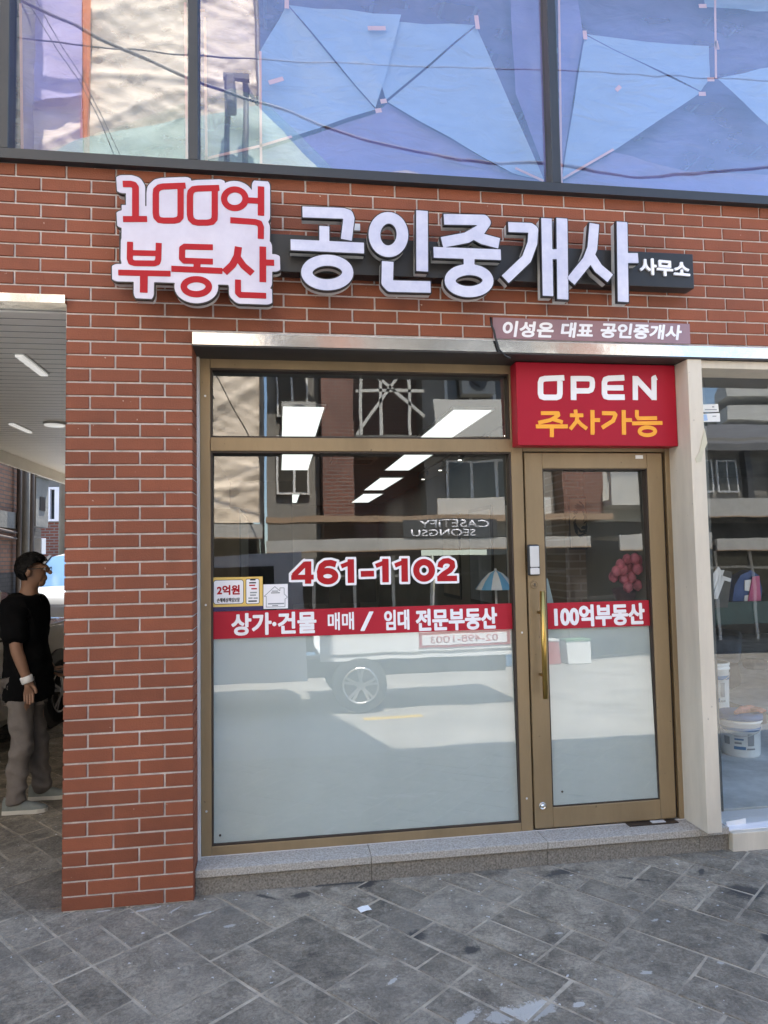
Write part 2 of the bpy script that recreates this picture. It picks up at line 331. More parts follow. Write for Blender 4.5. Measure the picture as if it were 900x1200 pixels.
    def build(s, name, mat, parent=None, smooth=False): return link(name, s.mesh(name, mat, smooth), parent)

def link(name, me, parent=None, loc=None):
    o = bpy.data.objects.new(name, me); COL.objects.link(o)
    if loc is not None: o.location = loc
    if parent is not None: put(o, parent)
    return o
def wloc(o):
    return o.location.copy() if o.parent is None else wloc(o.parent) + o.matrix_parent_inverse.translation + o.location
def put(o, parent):
    o.parent = parent
    o.matrix_parent_inverse = Matrix.Translation(-wloc(parent))      # children are modelled in world coordinates
    return o
def thing(name, label, cat, loc=(0, 0, 0), group=None):
    o = bpy.data.objects.new(name, None); COL.objects.link(o); o.location = loc; o.empty_display_size = 0.1
    return tag(o, label, cat, group)
def tag(o, label, cat, group=None):
    o['label'] = label; o['category'] = cat
    if group: o['group'] = group
    return o
def struct(o): o['kind'] = 'structure'; return o
def stuff(o): o['kind'] = 'stuff'; return o
def bevel(o, wd=0.004, seg=2):
    m = o.modifiers.new('bevel', 'BEVEL'); m.width = wd; m.segments = seg; m.limit_method = 'ANGLE'; m.angle_limit = R(35); return o
def evalmesh(o, name, mat, smooth=False):
    bpy.context.view_layer.update()
    dg = bpy.context.evaluated_depsgraph_get(); me = bpy.data.meshes.new_from_object(o.evaluated_get(dg)); me.name = name
    me.materials.clear(); me.materials.append(mat)
    if smooth:
        for p in me.polygons: p.use_smooth = True
    d = o.data; bpy.data.objects.remove(o)
    if isinstance(d, bpy.types.Curve): bpy.data.curves.remove(d)
    else: bpy.data.meshes.remove(d)
    return me

# ---- lettering from font outlines: fitted to a box on the plane y = Y, facing the street
def text(body, x0, x1, z0, z1, Y, mat, parent, off=0.0, thick=0.0008, shear=0.0, name='lettering', slope=0.0):
    cu = bpy.data.curves.new('t', 'FONT'); cu.body = body; cu.size = 1.0; cu.offset = off; cu.shear = shear; cu.resolution_u = 4; cu.fill_mode = 'FRONT'
    o = bpy.data.objects.new('t', cu); COL.objects.link(o)
    me = evalmesh(o, name, mat)
    co = np.array([v.co[:] for v in me.vertices]); lo, hi = co.min(0), co.max(0)
    for v in me.vertices:
        u = (v.co.x - lo[0]) / (hi[0] - lo[0]); t = (v.co.y - lo[1]) / max(1e-6, hi[1] - lo[1])
        v.co = (x0 + u * (x1 - x0), Y, z0 + t * (z1 - z0) + slope * u)
    bm = bmesh.new(); bm.from_mesh(me)
    g = bmesh.ops.extrude_face_region(bm, geom=bm.faces[:])
    for e in g['geom']:
        if isinstance(e, bmesh.types.BMVert): e.co.y += thick
    bmesh.ops.recalc_face_normals(bm, faces=bm.faces); bm.to_mesh(me); bm.free()
    return link(name, me, parent)
def text_px(body, p0, p1, Y, mat, parent, **k):
    a = at(*p0, Y=Y); b = at(*p1, Y=Y)
    return text(body, a.x, b.x, b.z, a.z, Y, mat, parent, **k)

# ---- heavy lettering: font outline -> distance field -> emboldened outline
def bold(body, x0, x1, z0, z1, Y, mat, parent, wt=.004, thick=.0008, shear=0.0, name='lettering', slope=0.0, res=None):
    cu = bpy.data.curves.new('t', 'FONT'); cu.body = body; cu.size = 1.0; cu.shear = shear; cu.resolution_u = 4; cu.fill_mode = 'FRONT'
    o = bpy.data.objects.new('t', cu); COL.objects.link(o); me = evalmesh(o, 't', mat)
    bm = bmesh.new(); bm.from_mesh(me); bmesh.ops.remove_doubles(bm, verts=bm.verts, dist=1e-5)
    E = np.array([[v.co[:2] for v in e.verts] for e in bm.edges if len(e.link_faces) == 1]); bm.free(); bpy.data.meshes.remove(me)
    lo, hi = E.reshape(-1, 2).min(0), E.reshape(-1, 2).max(0)
    E = (E - lo) / (hi - lo) * np.array([x1 - x0 - 2 * wt, z1 - z0 - 2 * wt]) + np.array([x0 + wt, z0 + wt])
    res = res or min(.002, (z1 - z0) / 45); xs = np.arange(x0 - 4 * res, x1 + 4 * res, res); zs = np.arange(z0 - 4 * res, z1 + 4 * res, res)
    D = np.full((len(zs), len(xs)), 1.0); IN = np.zeros(D.shape, int); m_ = wt + 3 * res
    for (ax, az), (bx, bz) in E:
        i0, i1 = np.searchsorted(xs, (min(ax, bx) - m_, max(ax, bx) + m_)); j0, j1 = np.searchsorted(zs, (min(az, bz) - m_, max(az, bz) + m_))
        X, Z = np.meshgrid(xs[i0:i1], zs[j0:j1]); dx, dz = bx - ax, bz - az; t = np.clip(((X - ax) * dx + (Z - az) * dz) / (dx * dx + dz * dz + 1e-12), 0, 1)
        D[j0:j1, i0:i1] = np.minimum(D[j0:j1, i0:i1], np.hypot(X - ax - t * dx, Z - az - t * dz))
        k0, k1 = np.searchsorted(zs, (min(az, bz), max(az, bz)))
        if k1 > k0:
            xc = ax + (zs[k0:k1] - az) / (bz - az) * dx; IN[k0:k1] += xs[None, :] < xc[:, None]
    F = np.where(IN % 2 == 1, -D, D); Ls = contours(xs, zs, F, wt)
    Ls = [[(x, z + slope * (x - x0) / (x1 - x0)) for x, z in L] for L in Ls]
    return solid(Ls, Y, Y + thick, name, mat, parent)

# ---- lettering drawn stroke by stroke: distance field -> outline -> solid
def field(strokes, Y, pad=0.06, res=0.0028, extra=None):
    segs = []
    for st in strokes:
        P = [at(px, py, Y=Y) for px, py in st['p']]; P = [(q.x, q.z) for q in P]
        if st.get('closed'): P.append(P[0])
        a = at(st['p'][0][0], st['p'][0][1], Y=Y); b = at(st['p'][0][0] + st['w'], st['p'][0][1], Y=Y); hw = abs(b.x - a.x) / 2
        hz = abs(at(st['p'][0][0], st['p'][0][1] + st['w'], Y=Y).z - a.z) / 2
        segs.append((P, (hw + hz) / 2, not st.get('closed') and st.get('flat', True)))
    allp = np.array([p for s_ in segs for p in s_[0]] + ([tuple(e) for e in extra] if extra else []))
    x0, z0 = allp.min(0) - pad; x1, z1 = allp.max(0) + pad
    xs = np.arange(x0, x1, res); zs = np.arange(z0, z1, res); X, Z = np.meshgrid(xs, zs)
    D = np.full(X.shape, 1e3)
    for P, hw, flat in segs:
        for i in range(len(P) - 1):
            ax, az = P[i]; bx, bz = P[i + 1]; dx, dz = bx - ax, bz - az; L2 = dx * dx + dz * dz
            if L2 < 1e-10: continue
            t = ((X - ax) * dx + (Z - az) * dz) / L2; tc = np.clip(t, 0, 1); Ln = math.sqrt(L2)
            d = np.hypot(X - ax - tc * dx, Z - az - tc * dz) - hw
            if flat:
                if i == 0: d = np.maximum(d, -t * Ln)
                if i == len(P) - 2: d = np.maximum(d, (t - 1) * Ln)
            D = np.minimum(D, d)
    return xs, zs, D
def contours(xs, zs, D, level):
    F = D - level; S = F < 0
    c = S[:-1, :-1].astype(int) + 2 * S[:-1, 1:] + 4 * S[1:, 1:] + 8 * S[1:, :-1]
    seg = {}
    def pt(j, i, e):
        if e == 0: a, b = (j, i), (j, i + 1)
        elif e == 1: a, b = (j, i + 1), (j + 1, i + 1)
        elif e == 2: a, b = (j + 1, i), (j + 1, i + 1)
        else: a, b = (j, i), (j + 1, i)
        t = F[a] / (F[a] - F[b])
        return (a, b), (xs[a[1]] + t * (xs[b[1]] - xs[a[1]]), zs[a[0]] + t * (zs[b[0]] - zs[a[0]]))
    T = {1: [(3, 0)], 2: [(0, 1)], 3: [(3, 1)], 4: [(1, 2)], 5: [(3, 2), (1, 0)], 6: [(0, 2)], 7: [(3, 2)], 8: [(2, 3)], 9: [(2, 0)], 10: [(0, 3), (2, 1)], 11: [(2, 1)], 12: [(1, 3)], 13: [(1, 0)], 14: [(0, 3)]}
    pos = {}
    for j, i in np.argwhere((c > 0) & (c < 15)):
        for e0, e1 in T[int(c[j, i])]:
            k0, p0 = pt(j, i, e0); k1, p1 = pt(j, i, e1); pos[k0] = p0; pos[k1] = p1; seg[k0] = k1
    loops = []
    while seg:
        k = next(iter(seg)); L = []
        while k in seg:
            L.append(pos[k]); k = seg.pop(k)
        if len(L) > 5: loops.append(L)
    return loops
def area(L): return 0.5 * sum(L[i - 1][0] * L[i][1] - L[i][0] * L[i - 1][1] for i in range(len(L)))
def thin(L):
    out = []
    n = len(L)
    for i in range(n):
        a, b, c_ = L[i - 1], L[i], L[(i + 1) % n]
        cr = (b[0] - a[0]) * (c_[1] - b[1]) - (b[1] - a[1]) * (c_[0] - b[0])
        if abs(cr) > 1e-8 or i % 6 == 0: out.append(b)
    return out
def solid(loops, y0, y1, name, mat, parent):
    cu = bpy.data.curves.new('s', 'CURVE'); cu.dimensions = '2D'; cu.fill_mode = 'BOTH'; cu.extrude = abs(y1 - y0) / 2
    for L in loops:
        L = thin(L); sp = cu.splines.new('POLY'); sp.points.add(len(L) - 1); sp.use_cyclic_u = True
        for p, q in zip(sp.points, L): p.co = (q[0], q[1], 0, 1)
    o = bpy.data.objects.new('s', cu); COL.objects.link(o); me = evalmesh(o, name, mat)
    ym = (y0 + y1) / 2
    for v in me.vertices: v.co = (v.co.x, ym - v.co.z, v.co.y)
    return link(name, me, parent)
def ell(cx, cz, rx, rz, n=36, rot=0.0):
    return [(cx + rx * math.cos(2 * math.pi * k / n) * math.cos(rot) - rz * math.sin(2 * math.pi * k / n) * math.sin(rot),
             cz + rx * math.cos(2 * math.pi * k / n) * math.sin(rot) + rz * math.sin(2 * math.pi * k / n) * math.cos(rot)) for k in range(n)]
def zs_(ox, oy, sc):
    def S(pts, w_, closed=False, flat=True): return dict(p=[(ox + x / sc, oy + y / sc) for x, y in pts], w=w_ / sc, closed=closed, flat=flat)
    return S

def px_of(p):
    d = np.array(p) - CAM; z = d @ FWD
    return (450 + FPX * (d @ RGT) / z, 600 - FPX * (d @ UPV) / z, z)
def clear(name, tint):
    m = bpy.data.materials.new(name); m.use_nodes = True; n = m.node_tree; n.nodes.clear()
    o = n.nodes.new('ShaderNodeOutputMaterial'); t = n.nodes.new('ShaderNodeBsdfTransparent'); t.inputs[0].default_value = (*tint, 1); n.links.new(t.outputs[0], o.inputs[0]); return m
M_clear = clear('glass_back', (0.97, 0.98, 0.97))
TILT = R(1.5)
def tilt(o, zc, yc=0.24):
    c, s = math.cos(TILT), math.sin(TILT)
    for v in o.data.vertices:
        y, z = v.co.y - yc, v.co.z - zc
        v.co.y = yc + y * c + z * s; v.co.z = zc + z * c - y * s
    return o
def pane(x0, x1, z0, z1, y, mat, parent, th=0.006, name='pane', wavy=0.0):
    m = MB().box(x0, x1, y, y + th, z0, z1); o = m.build(name, mat, parent); o.data.materials.append(M_clear)
    for p in o.data.polygons: p.material_index = 0 if p.normal.y < -0.9 else 1
    return o

# ================================================================== GROUND
g = struct(MB().box(-400, 400, -400, 400, -0.6, -0.03).build('ground', M_asphalt))
rd = struct(MB().box(-60, 60, -60, -2.45, -0.029, -0.006).build('road', M_asphalt))
pv = struct(MB().box(-2.6, 8.0, -2.45, 8.2, -0.029, -0.0035).build('pavement', M_joint))
def shrink(c, k):
    cx = sum(p[0] for p in c) / len(c); cy = sum(p[1] for p in c) / len(c); out = []
    for p in c:
        d = math.hypot(p[0] - cx, p[1] - cy); out.append((cx + (p[0] - cx) * (1 - k / d), cy + (p[1] - cy) * (1 - k / d)))
    return out
def clip(poly, x0, x1, y0, y1):
    for ax, lim, sg in ((0, x0, 1), (0, x1, -1), (1, y0, 1), (1, y1, -1)):
        out = []
        for i in range(len(poly)):
            a, b = poly[i - 1], poly[i]; da, db = sg * (a[ax] - lim), sg * (b[ax] - lim)
            if (da < 0) != (db < 0):
                t = da / (da - db); out.append((a[0] + t * (b[0] - a[0]), a[1] + t * (b[1] - a[1])))
            if db >= 0: out.append(b)
        poly = out
        if len(poly) < 3: return []
    return poly
U = 0.168; A = R(39.0); ca, sa = math.cos(A), math.sin(A); OX, OY = 0.18, -0.085
NR = 60; used = {}; rng = random.Random(11); cells = []
SZ = [(2, 2), (2, 1), (1, 2), (3, 2), (2, 2), (1, 1), (2, 3), (2, 1), (1, 2)]
for j in range(-NR, NR):
    for i in range(-NR, NR):
        if (i, j) in used: continue
        opts = SZ[:]; rng.shuffle(opts); opts += [(1, 1)]
        for a_, b_ in opts:
            cc = [(i + p, j + q) for p in range(a_) for q in range(b_)]
            if all(c not in used for c in cc):
                for c in cc: used[c] = 1
                cells.append((i, j, a_, b_)); break
pav = []
for i, j, a_, b_ in cells:
    jt = 0.0065
    q = [(i * U + jt, j * U + jt), ((i + a_) * U - jt, j * U + jt), ((i + a_) * U - jt, (j + b_) * U - jt), (i * U + jt, (j + b_) * U - jt)]
    q = [(OX + x * ca - y * sa + rng.uniform(-.004, .004), OY + x * sa + y * ca + rng.uniform(-.004, .004)) for x, y in q]
    for reg in ((-2.6, 8.0, -2.45, 0.06), (-2.6, 0.23, 0.06, 8.2)):
        c = clip(q, *reg)
        if len(c) >= 3 and abs(area(c)) > 0.0015: pav.append((c, rng.uniform(-0.0018, 0.0012)))
def paver_geo(c, dz, m):
    n = len(c); top = shrink(c, 0.004)
    m.add([(x, y, -0.007) for x, y in c] + [(x, y, dz - 0.002) for x, y in c] + [(x, y, dz) for x, y in top],
          [(k, (k + 1) % n, n + (k + 1) % n, n + k) for k in range(n)] + [(n + k, n + (k + 1) % n, 2 * n + (k + 1) % n, 2 * n + k) for k in range(n)] + [tuple(range(2 * n, 3 * n))])
def vis(c):
    cx = sum(p[0] for p in c) / len(c); cy = sum(p[1] for p in c) / len(c)
    if cy < CAM[1] + .5: return -1
    x, y, z = px_of((cx, cy, 0))
    if not (-60 < x < 960 and y < 1290): return -1
    return abs(area(c)) / z ** 3
pav.sort(key=lambda e: -vis(e[0])); rest = MB(); k = 0
for c, dz in pav:
    if vis(c) > 0 and k < 290:
        m = MB(); paver_geo(c, dz, m); m.build('paver', M_paver, pv); k += 1
    else: paver_geo(c, dz, rest)
stuff(rest.build('paver_field', M_paver, pv))

def litter(px, py, s, rot, label, mat):
    c = at(px, py, Z=0); m = MB(); M = Matrix.Translation(c) @ Matrix.Rotation(rot, 4, 'Z')
    vs = [(-s, -s * .8, .002), (0, -s * .85, .006), (s, -s * .8, .003), (s, s * .8, .004), (0, s * .75, .007), (-s, s * .8, .003)]
    vs = [M @ Vector(v) for v in vs]; m.add(vs + [v + Vector((0, 0, .001)) for v in vs], [(0, 1, 4, 5), (1, 2, 3, 4), (6, 7, 10, 11), (7, 8, 9, 10), (0, 1, 7, 6), (1, 2, 8, 7), (2, 3, 9, 8), (3, 4, 10, 9), (4, 5, 11, 10), (5, 0, 6, 11)])
    tag(m.build('paper_scrap', mat), label, 'litter')
litter(427, 1066, .028, .3, 'small square of white paper lying on the pavers before the big window', M_paper)

# ================================================================== BRICK FACADE
H, W = 0.068, 0.2362
XL, XR = 0.243, 0.842
bf = thing('brick_facade', 'red brick street front with pale mortar joints carrying the shop signs', 'wall', (0.54, 0.15, 0))
MB().box(XL + .004, XR - .004, 0.008, 0.32, -0.02, 2.78).build('pier_core', M_mortar, bf)
b = MB(); b.box(-2.2, XL - .004, 0.008, 0.32, 2.945, 3.603); b.box(XL - .004, 6.6, 0.008, 0.32, 2.781, 3.603); b.build('beam_core', M_mortar, bf)
rows = []
for j in range(0, 53):
    x0 = XL if j < 43 else -2.2; x1 = XR if j < 41 else 6.6
    k = math.floor(x0 / W - 1)
    off = 0 if j % 2 == 0 else W / 2
    e = [x0] + [q * W + off for q in range(k, 40) if x0 + .03 < q * W + off < x1 - .03] + [x1]
    for a_, c_ in zip(e[:-1], e[1:]): rows.append((j, a_, c_))
def bscore(j, a_, c_):
    x, y, z = px_of(((a_ + c_) / 2, 0, (j + .5) * H))
    if not (-14 < x < 914 and y > 150): return 0
    if 136 < x < 318 and 228 < y < 336: return 0            # behind the cloud panel
    if 345 < x < 805 and 280 + (x - 345) * .04 < y < 312 + (x - 345) * .04: return 0   # behind the board
    return (c_ - a_) / z ** 2
rows.sort(key=lambda r: -bscore(*r))
rb = random.Random(5); cache = {}; rest = MB(); nb = 0
for (j, a_, c_) in rows:
    l = 0.0 if a_ in (XL, -2.2) else .0048; r_ = 0.0 if c_ in (XR, 6.6) else .0048
    wd = round(c_ - a_ - l - r_, 4); y0 = rb.uniform(-.0012, .0012)
    if bscore(j, a_, c_) > 0 and nb < 300:
        if wd not in cache: cache[wd] = MB().cbox(-wd / 2, wd / 2, 0, 0.012, -H / 2 + .0047, H / 2 - .0047, .0022).mesh('brick', M_brick)
        link('brick', cache[wd], bf, ((a_ + l + c_ - r_) / 2, y0, (j + .5) * H + rb.uniform(-.0006, .0006))); nb += 1
    else: rest.cbox(a_ + l, c_ - r_, y0, .012, j * H + .0047, (j + 1) * H - .0047, .0022)
for j in range(0, 41):                                       # courses turned into the window reveal and the passage side
    rest.box(XR - .006, XR + .002, .006, .098 if j % 2 else .19, j * H + .0047, (j + 1) * H - .0047)
    if j % 2: rest.box(XR - .006, XR + .002, .107, .19, j * H + .0047, (j + 1) * H - .0047)
    rest.box(XL - .002, XL + .006, .006, .12 if j % 2 else .21, j * H + .0047, (j + 1) * H - .0047)
    rest.box(XL - .002, XL + .006, .13 if j % 2 else .22, .32, j * H + .0047, (j + 1) * H - .0047)
stuff(rest.build('brick_courses', M_brick, bf))
MB().box(XR + .003, .857, .165, .23, .11, 2.70).build('caulk_joint', M_caulk, bf)
# upper storeys behind and above (a low right part, a tall left part)
up = MB(); up.box(2.8, 6.6, .05, 9, 5.081, 5.25); up.box(-2.2, 2.798, .05, 8, 5.081, 12.0)
M_tower = brickmat('tower_brick', (.28, .10, .07), (.24, .085, .055), (.4, .36, .34))
up.build('upper_wall', M_tower, bf)
s_ = MB(); s_.box(-2.2, 6.6, .3, 8, 2.96, 3.3); s_.build('floor_slab', M_soffit, bf)
s_ = MB(); s_.box(-2.2, 6.6, 3.4, 3.5, 3.3, 5.08); s_.box(-2.3, -2.2, .05, 3.5, 3.3, 5.08); s_.box(6.5, 6.6, .05, 3.5, 3.3, 5.08)
M_room = pm('lavender_wall', (.10, .09, .15), .9, var=.15, scale=1.5)
s_.build('upper_room_wall', M_room, bf)

# ---- lintel flashings
fl = thing('steel_lintel', 'polished steel lintel strip running above the shop window, mirroring the street', 'lintel', (2.5, 0, 2.7))
MB().box(.846, 6.6, -.03, .02, 2.709, 2.769).build('face_plate', M_steel, fl)
MB().box(.846, 6.6, -.012, .02, 2.7695, 2.777).build('top_bead', M_return, fl)
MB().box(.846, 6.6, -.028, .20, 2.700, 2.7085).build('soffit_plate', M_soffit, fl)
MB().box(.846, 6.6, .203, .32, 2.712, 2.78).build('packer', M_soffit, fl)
fp = thing('steel_trim', 'short steel trim strip over the passage left of the brick pier', 'lintel', (-.5, 0, 2.9))
MB().box(-2.2, .243, -.03, .02, 2.896, 2.937).build('face_plate', M_steel, fp)
MB().box(-2.2, .2425, .021, .12, 2.905, 2.935).build('inner_plate', M_steel, fp)

# ================================================================== UPPER WINDOW
uw = thing('upper_window', 'wide dark framed upstairs window with plastic dust sheets taped inside', 'window', (1.8, 0, 3.6))
MB().box(-2.2, 6.6, -.035, .06, 3.604, 3.655).build('bottom_rail', M_frame_dk, uw)
MB().box(-2.2, 6.6, -.045, -.0352, 3.600, 3.612).build('drip_edge', M_frame_dk, uw)
MB().box(-2.2, 6.6, -.03, .06, 5.02, 5.08).build('top_rail', M_frame_dk, uw)
MX = [-2.18, -.95, -.049, .853, 2.785, 4.715, 6.58]
for x in MX: MB().cbox(x - .025, x + .025, -.032, .06, 3.656, 5.019, .004).build('mullion', M_frame_dk, uw)
for a_, c_ in zip(MX[:-1], MX[1:]): pane(a_ + .026, c_ - .026, 3.657, 5.018, .03, G_upper, uw)
S_base = sheet('thin_dust_sheet', (.25, .235, .55), .60, .15, 3, .25)
S_fold = sheet('doubled_dust_sheet', (.33, .42, .63), .88, .08, 4, .06)
S_white = sheet('white_dust_sheet', (.60, .61, .62), .42, .25, 5, .3)
S_lav = sheet('lavender_sheet', (.30, .26, .58), .8, .2, 2, .15)
S_teal_refl = sheet('green_reflection_film', (.30, .60, .48), .28, .3, 3, .3)
S_rust_refl = sheet('rust_strip', (.55, .20, .11), .85, .2, 4, .2)
def film(pts, y, mat, name='dust_sheet', bulge=.03):
    """a sheet of film pulled taut between its corners with a slight sag inward"""
    P = [at(px, py, Y=y) for px, py in pts]; c = sum(P, Vector()) / len(P); n = len(P)
    bm = bmesh.new(); cv = bm.verts.new(c + Vector((0, bulge, 0))); vs = [bm.verts.new(p) for p in P]
    for i in range(n): bm.faces.new((cv, vs[i], vs[(i + 1) % n]))
    bmesh.ops.subdivide_edges(bm, edges=bm.edges[:], cuts=3, use_grid_fill=True)
    rr = random.Random(len(pts) * 7 + int(pts[0][0]))
    for v in bm.verts:
        v.co.y += .006 * math.sin(v.co.x * 23 + v.co.z * 9) + rr.uniform(-.003, .003)
    me = bpy.data.meshes.new(name); bm.to_mesh(me); bm.free(); me.materials.append(mat)
    for p in me.polygons: p.use_smooth = True
    return link(name, me, uw)
film([(233, -10), (641, -10), (643, 214), (233, 192)], .20, S_base, bulge=.06)
film([(653, -10), (960, -10), (960, 236), (656, 218)], .20, S_base, bulge=.06)
film([(-40, -10), (12, -10), (12, 182), (-40, 178)], .20, S_white, bulge=.05)
film([(16, -10), (223, -10), (223, 190), (16, 178)], .20, S_white, bulge=.05)
film([(24, -10), (96, -10), (97, 182), (25, 178)], .17, S_lav, bulge=.02)
film([(97, -10), (107, -10), (105, 184), (98, 182)], .15, S_rust_refl, bulge=.004)  # rust strip mirrored from the sheeting opposite, painted in as a film inside
film([(107, -10), (206, -10), (222, 60), (222, 190), (105, 184)], .16, S_white, bulge=.02)
film([(336, 6), (440, 128), (305, 172), (302, 66)], .14, S_fold)
film([(338, 6), (470, 18), (450, 95), (440, 126)], .13, S_fold, bulge=.01)
film([(440, 26), (557, 29), (452, 118), (444, 90)], .145, S_fold, bulge=.01)
film([(558, 31), (638, 211), (600, 203), (454, 120)], .13, S_fold)
film([(305, 178), (440, 133), (454, 122), (600, 204), (638, 213), (305, 197)], .16, S_lav, bulge=.02)
film([(598, -8), (632, -8), (640, 205), (604, 110)], .15, S_lav, bulge=.015)
film([(685, 42), (822, 108), (720, 176), (658, 212)], .13, S_fold)
film([(686, 41), (830, 55), (832, 92), (822, 106)], .145, S_fold, bulge=.01)
film([(840, 92), (905, 78), (905, 150)], .13, S_fold, bulge=.01)
film([(655, -8), (676, -8), (683, 42), (657, 208)], .15, S_lav, bulge=.015)
film([(657, 215), (720, 178), (800, 200), (905, 205), (905, 234)], .15, S_lav, bulge=.02)
film([(824, -8), (905, -8), (905, 14), (827, 8)], .14, S_fold, bulge=.01)
film([(50, 178), (222, 119), (222, 190), (120, 184)], .12, S_teal_refl, bulge=.02)  # this and the next film paint in a green reflection from across the street
film([(233, 116), (272, 104), (305, 113), (398, 205), (233, 192)], .12, S_teal_refl, bulge=.02)
def tp(a, b_, wd, mat=M_orangetape):
    A_, B_ = at(*a, Y=.115), at(*b_, Y=.115); MB().bar(A_, B_, .002, wd, up=(0, 0, 1)).build('tape', mat, uw)
for a, b_ in [((336, -2), (336, 10)), ((431, 33), (452, 33)), ((558, 18), (560, 34)), ((315, 97), (332, 92)), ((440, 130), (447, 129)), ((446, 119), (453, 118)), ((685, 36), (686, 46)), ((819, 110), (827, 110)), ((829, 93), (837, 93)), ((839, 48), (841, 58)), ((722, 106), (727, 101)), ((819, 7), (828, 7))]: tp(a, b_, .024, M_tape)
for a, b_ in [((305, 171), (342, 160)), ((240, 186), (305, 171)), ((604, 197), (637, 212)), ((660, 209), (719, 175)), ((305, 193), (400, 200)), ((638, 0), (643, 212)), ((655, 0), (658, 214)), ((240, 20), (242, 190)), ((228, 12), (240, 12)), ((657, 216), (900, 235)), ((838, 0), (839, 92)), ((305, 60), (306, 196)), ((217, 3), (219, 186)), ((24, 4), (26, 176))]: tp(a, b_, .013, M_tape)

# ================================================================== SHOP WINDOW
YF = 0.20
sw = thing('shop_window', 'large bronze framed shop window with frosted lower half and red band', 'window', (1.7, .25, .125))
def fr(m, *a): return bevel(m.build(*a), .003, 2)
fr(MB().box(.858, .911, YF, YF + .1, .125, 2.71), 'frame_stile', M_bronze, sw)
fr(MB().box(.9115, 3.565, YF, YF + .1, 2.652, 2.71), 'frame_head', M_bronze, sw)
fr(MB().box(.9115, 2.5575, YF, YF + .1, .125, .172), 'frame_sill', M_bronze, sw)
fr(MB().box(.9115, 2.5575, YF - .004, YF + .1, 2.207, 2.279), 'transom_bar', M_bronze, sw)
fr(MB().box(2.558, 2.6255, YF, YF + .1, .125, 2.6515), 'mullion', M_bronze, sw)
def beads(x0, x1, z0, z1, p):
    m = MB(); t = .009
    m.box(x0, x1, .203, .26, z0, z0 + t); m.box(x0, x1, .203, .26, z1 - t, z1); m.box(x0, x0 + t, .203, .26, z0 + t, z1 - t); m.box(x1 - t, x1, .203, .26, z0 + t, z1 - t)
    m.build('glazing_bead', M_bronze_dk, p)
beads(.911, 2.558, .172, 2.207, sw); beads(.911, 2.558, 2.279, 2.652, sw)
tilt(pane(.915, 2.554, .176, 2.203, .236, G_shop, sw), 1.19)
tilt(pane(.915, 2.554, 2.283, 2.648, .236, G_shop, sw, name='fanlight_pane'), 2.46)
tilt(MB().box(.915, 2.554, .246, .250, .176, 1.232).build('frosted_film', M_frost, sw), 1.19)
bandw = tilt(MB().box(.914, 2.554, .2325, .2345, 1.218, 1.360).build('vinyl_band', M_red, sw), 1.19)
Yb = .2335
def bt(body, p0, p1, par, mat=M_white, wt=.0042, Y=.2315, zc=1.19, **k):
    a, b_ = at(*p0, Y=Yb), at(*p1, Y=Yb)
    return tilt(bold(body, a.x, b_.x, b_.z, a.z, Y, mat, par, wt=wt, **k), zc)
bt('상가·건물', (271, 719), (371, 742), bandw); bt('매매', (384, 718), (415, 738), bandw, wt=.0020)
bt('/', (422, 717), (438, 739), bandw, wt=.003); bt('임대', (450, 715), (480, 738), bandw, wt=.0034); bt('전문부동산', (487, 714), (583, 737), bandw, wt=.0045)
Zp = zs_(330, 640, 3.913)
num = [[Zp([(122, 70), (122, 173)], 29), Zp([(112, 78), (54, 136)], 24), Zp([(44, 144), (148, 142)], 23)],
       [Zp(ell(212, 138, 35, 24), 28, True), Zp([(250, 84), (226, 77), (202, 79), (184, 92), (176, 118), (178, 140)], 28)],
       [Zp([(318, 60), (319, 169)], 30), Zp([(318, 76), (274, 93)], 20)], [Zp([(364, 128), (425, 126)], 27)],
       [Zp([(477, 58), (478, 166)], 30), Zp([(476, 74), (433, 91)], 20)], [Zp([(565, 56), (566, 164)], 30), Zp([(564, 72), (521, 89)], 20)],
       [Zp(ell(655, 111, 36, 38), 29, True)], [Zp([(728, 98), (732, 80), (746, 69), (766, 67), (784, 76), (786, 93), (774, 110), (746, 128), (728, 144)], 25), Zp([(715, 149), (806, 148)], 25)]]
allst_ = [s for gl in num for s in gl]
x_, z_, d_ = field(allst_, Yb, pad=.04); ph = tilt(solid(contours(x_, z_, d_, .0125), .2345, .2338, 'phone_number', M_white, sw), 1.19)
for gl in num:
    x_, z_, d_ = field(gl, Yb, pad=.03, res=.0024); tilt(solid(contours(x_, z_, d_, 0), .2336, .2328, 'numeral', M_redtext, ph), 1.19)
tilt(MB().lathe([(.006, 0), (.006, -.003)], (.952, .2355, .222), 'y', 14).build('screw_cap', M_bronze_dk, sw), 1.19)
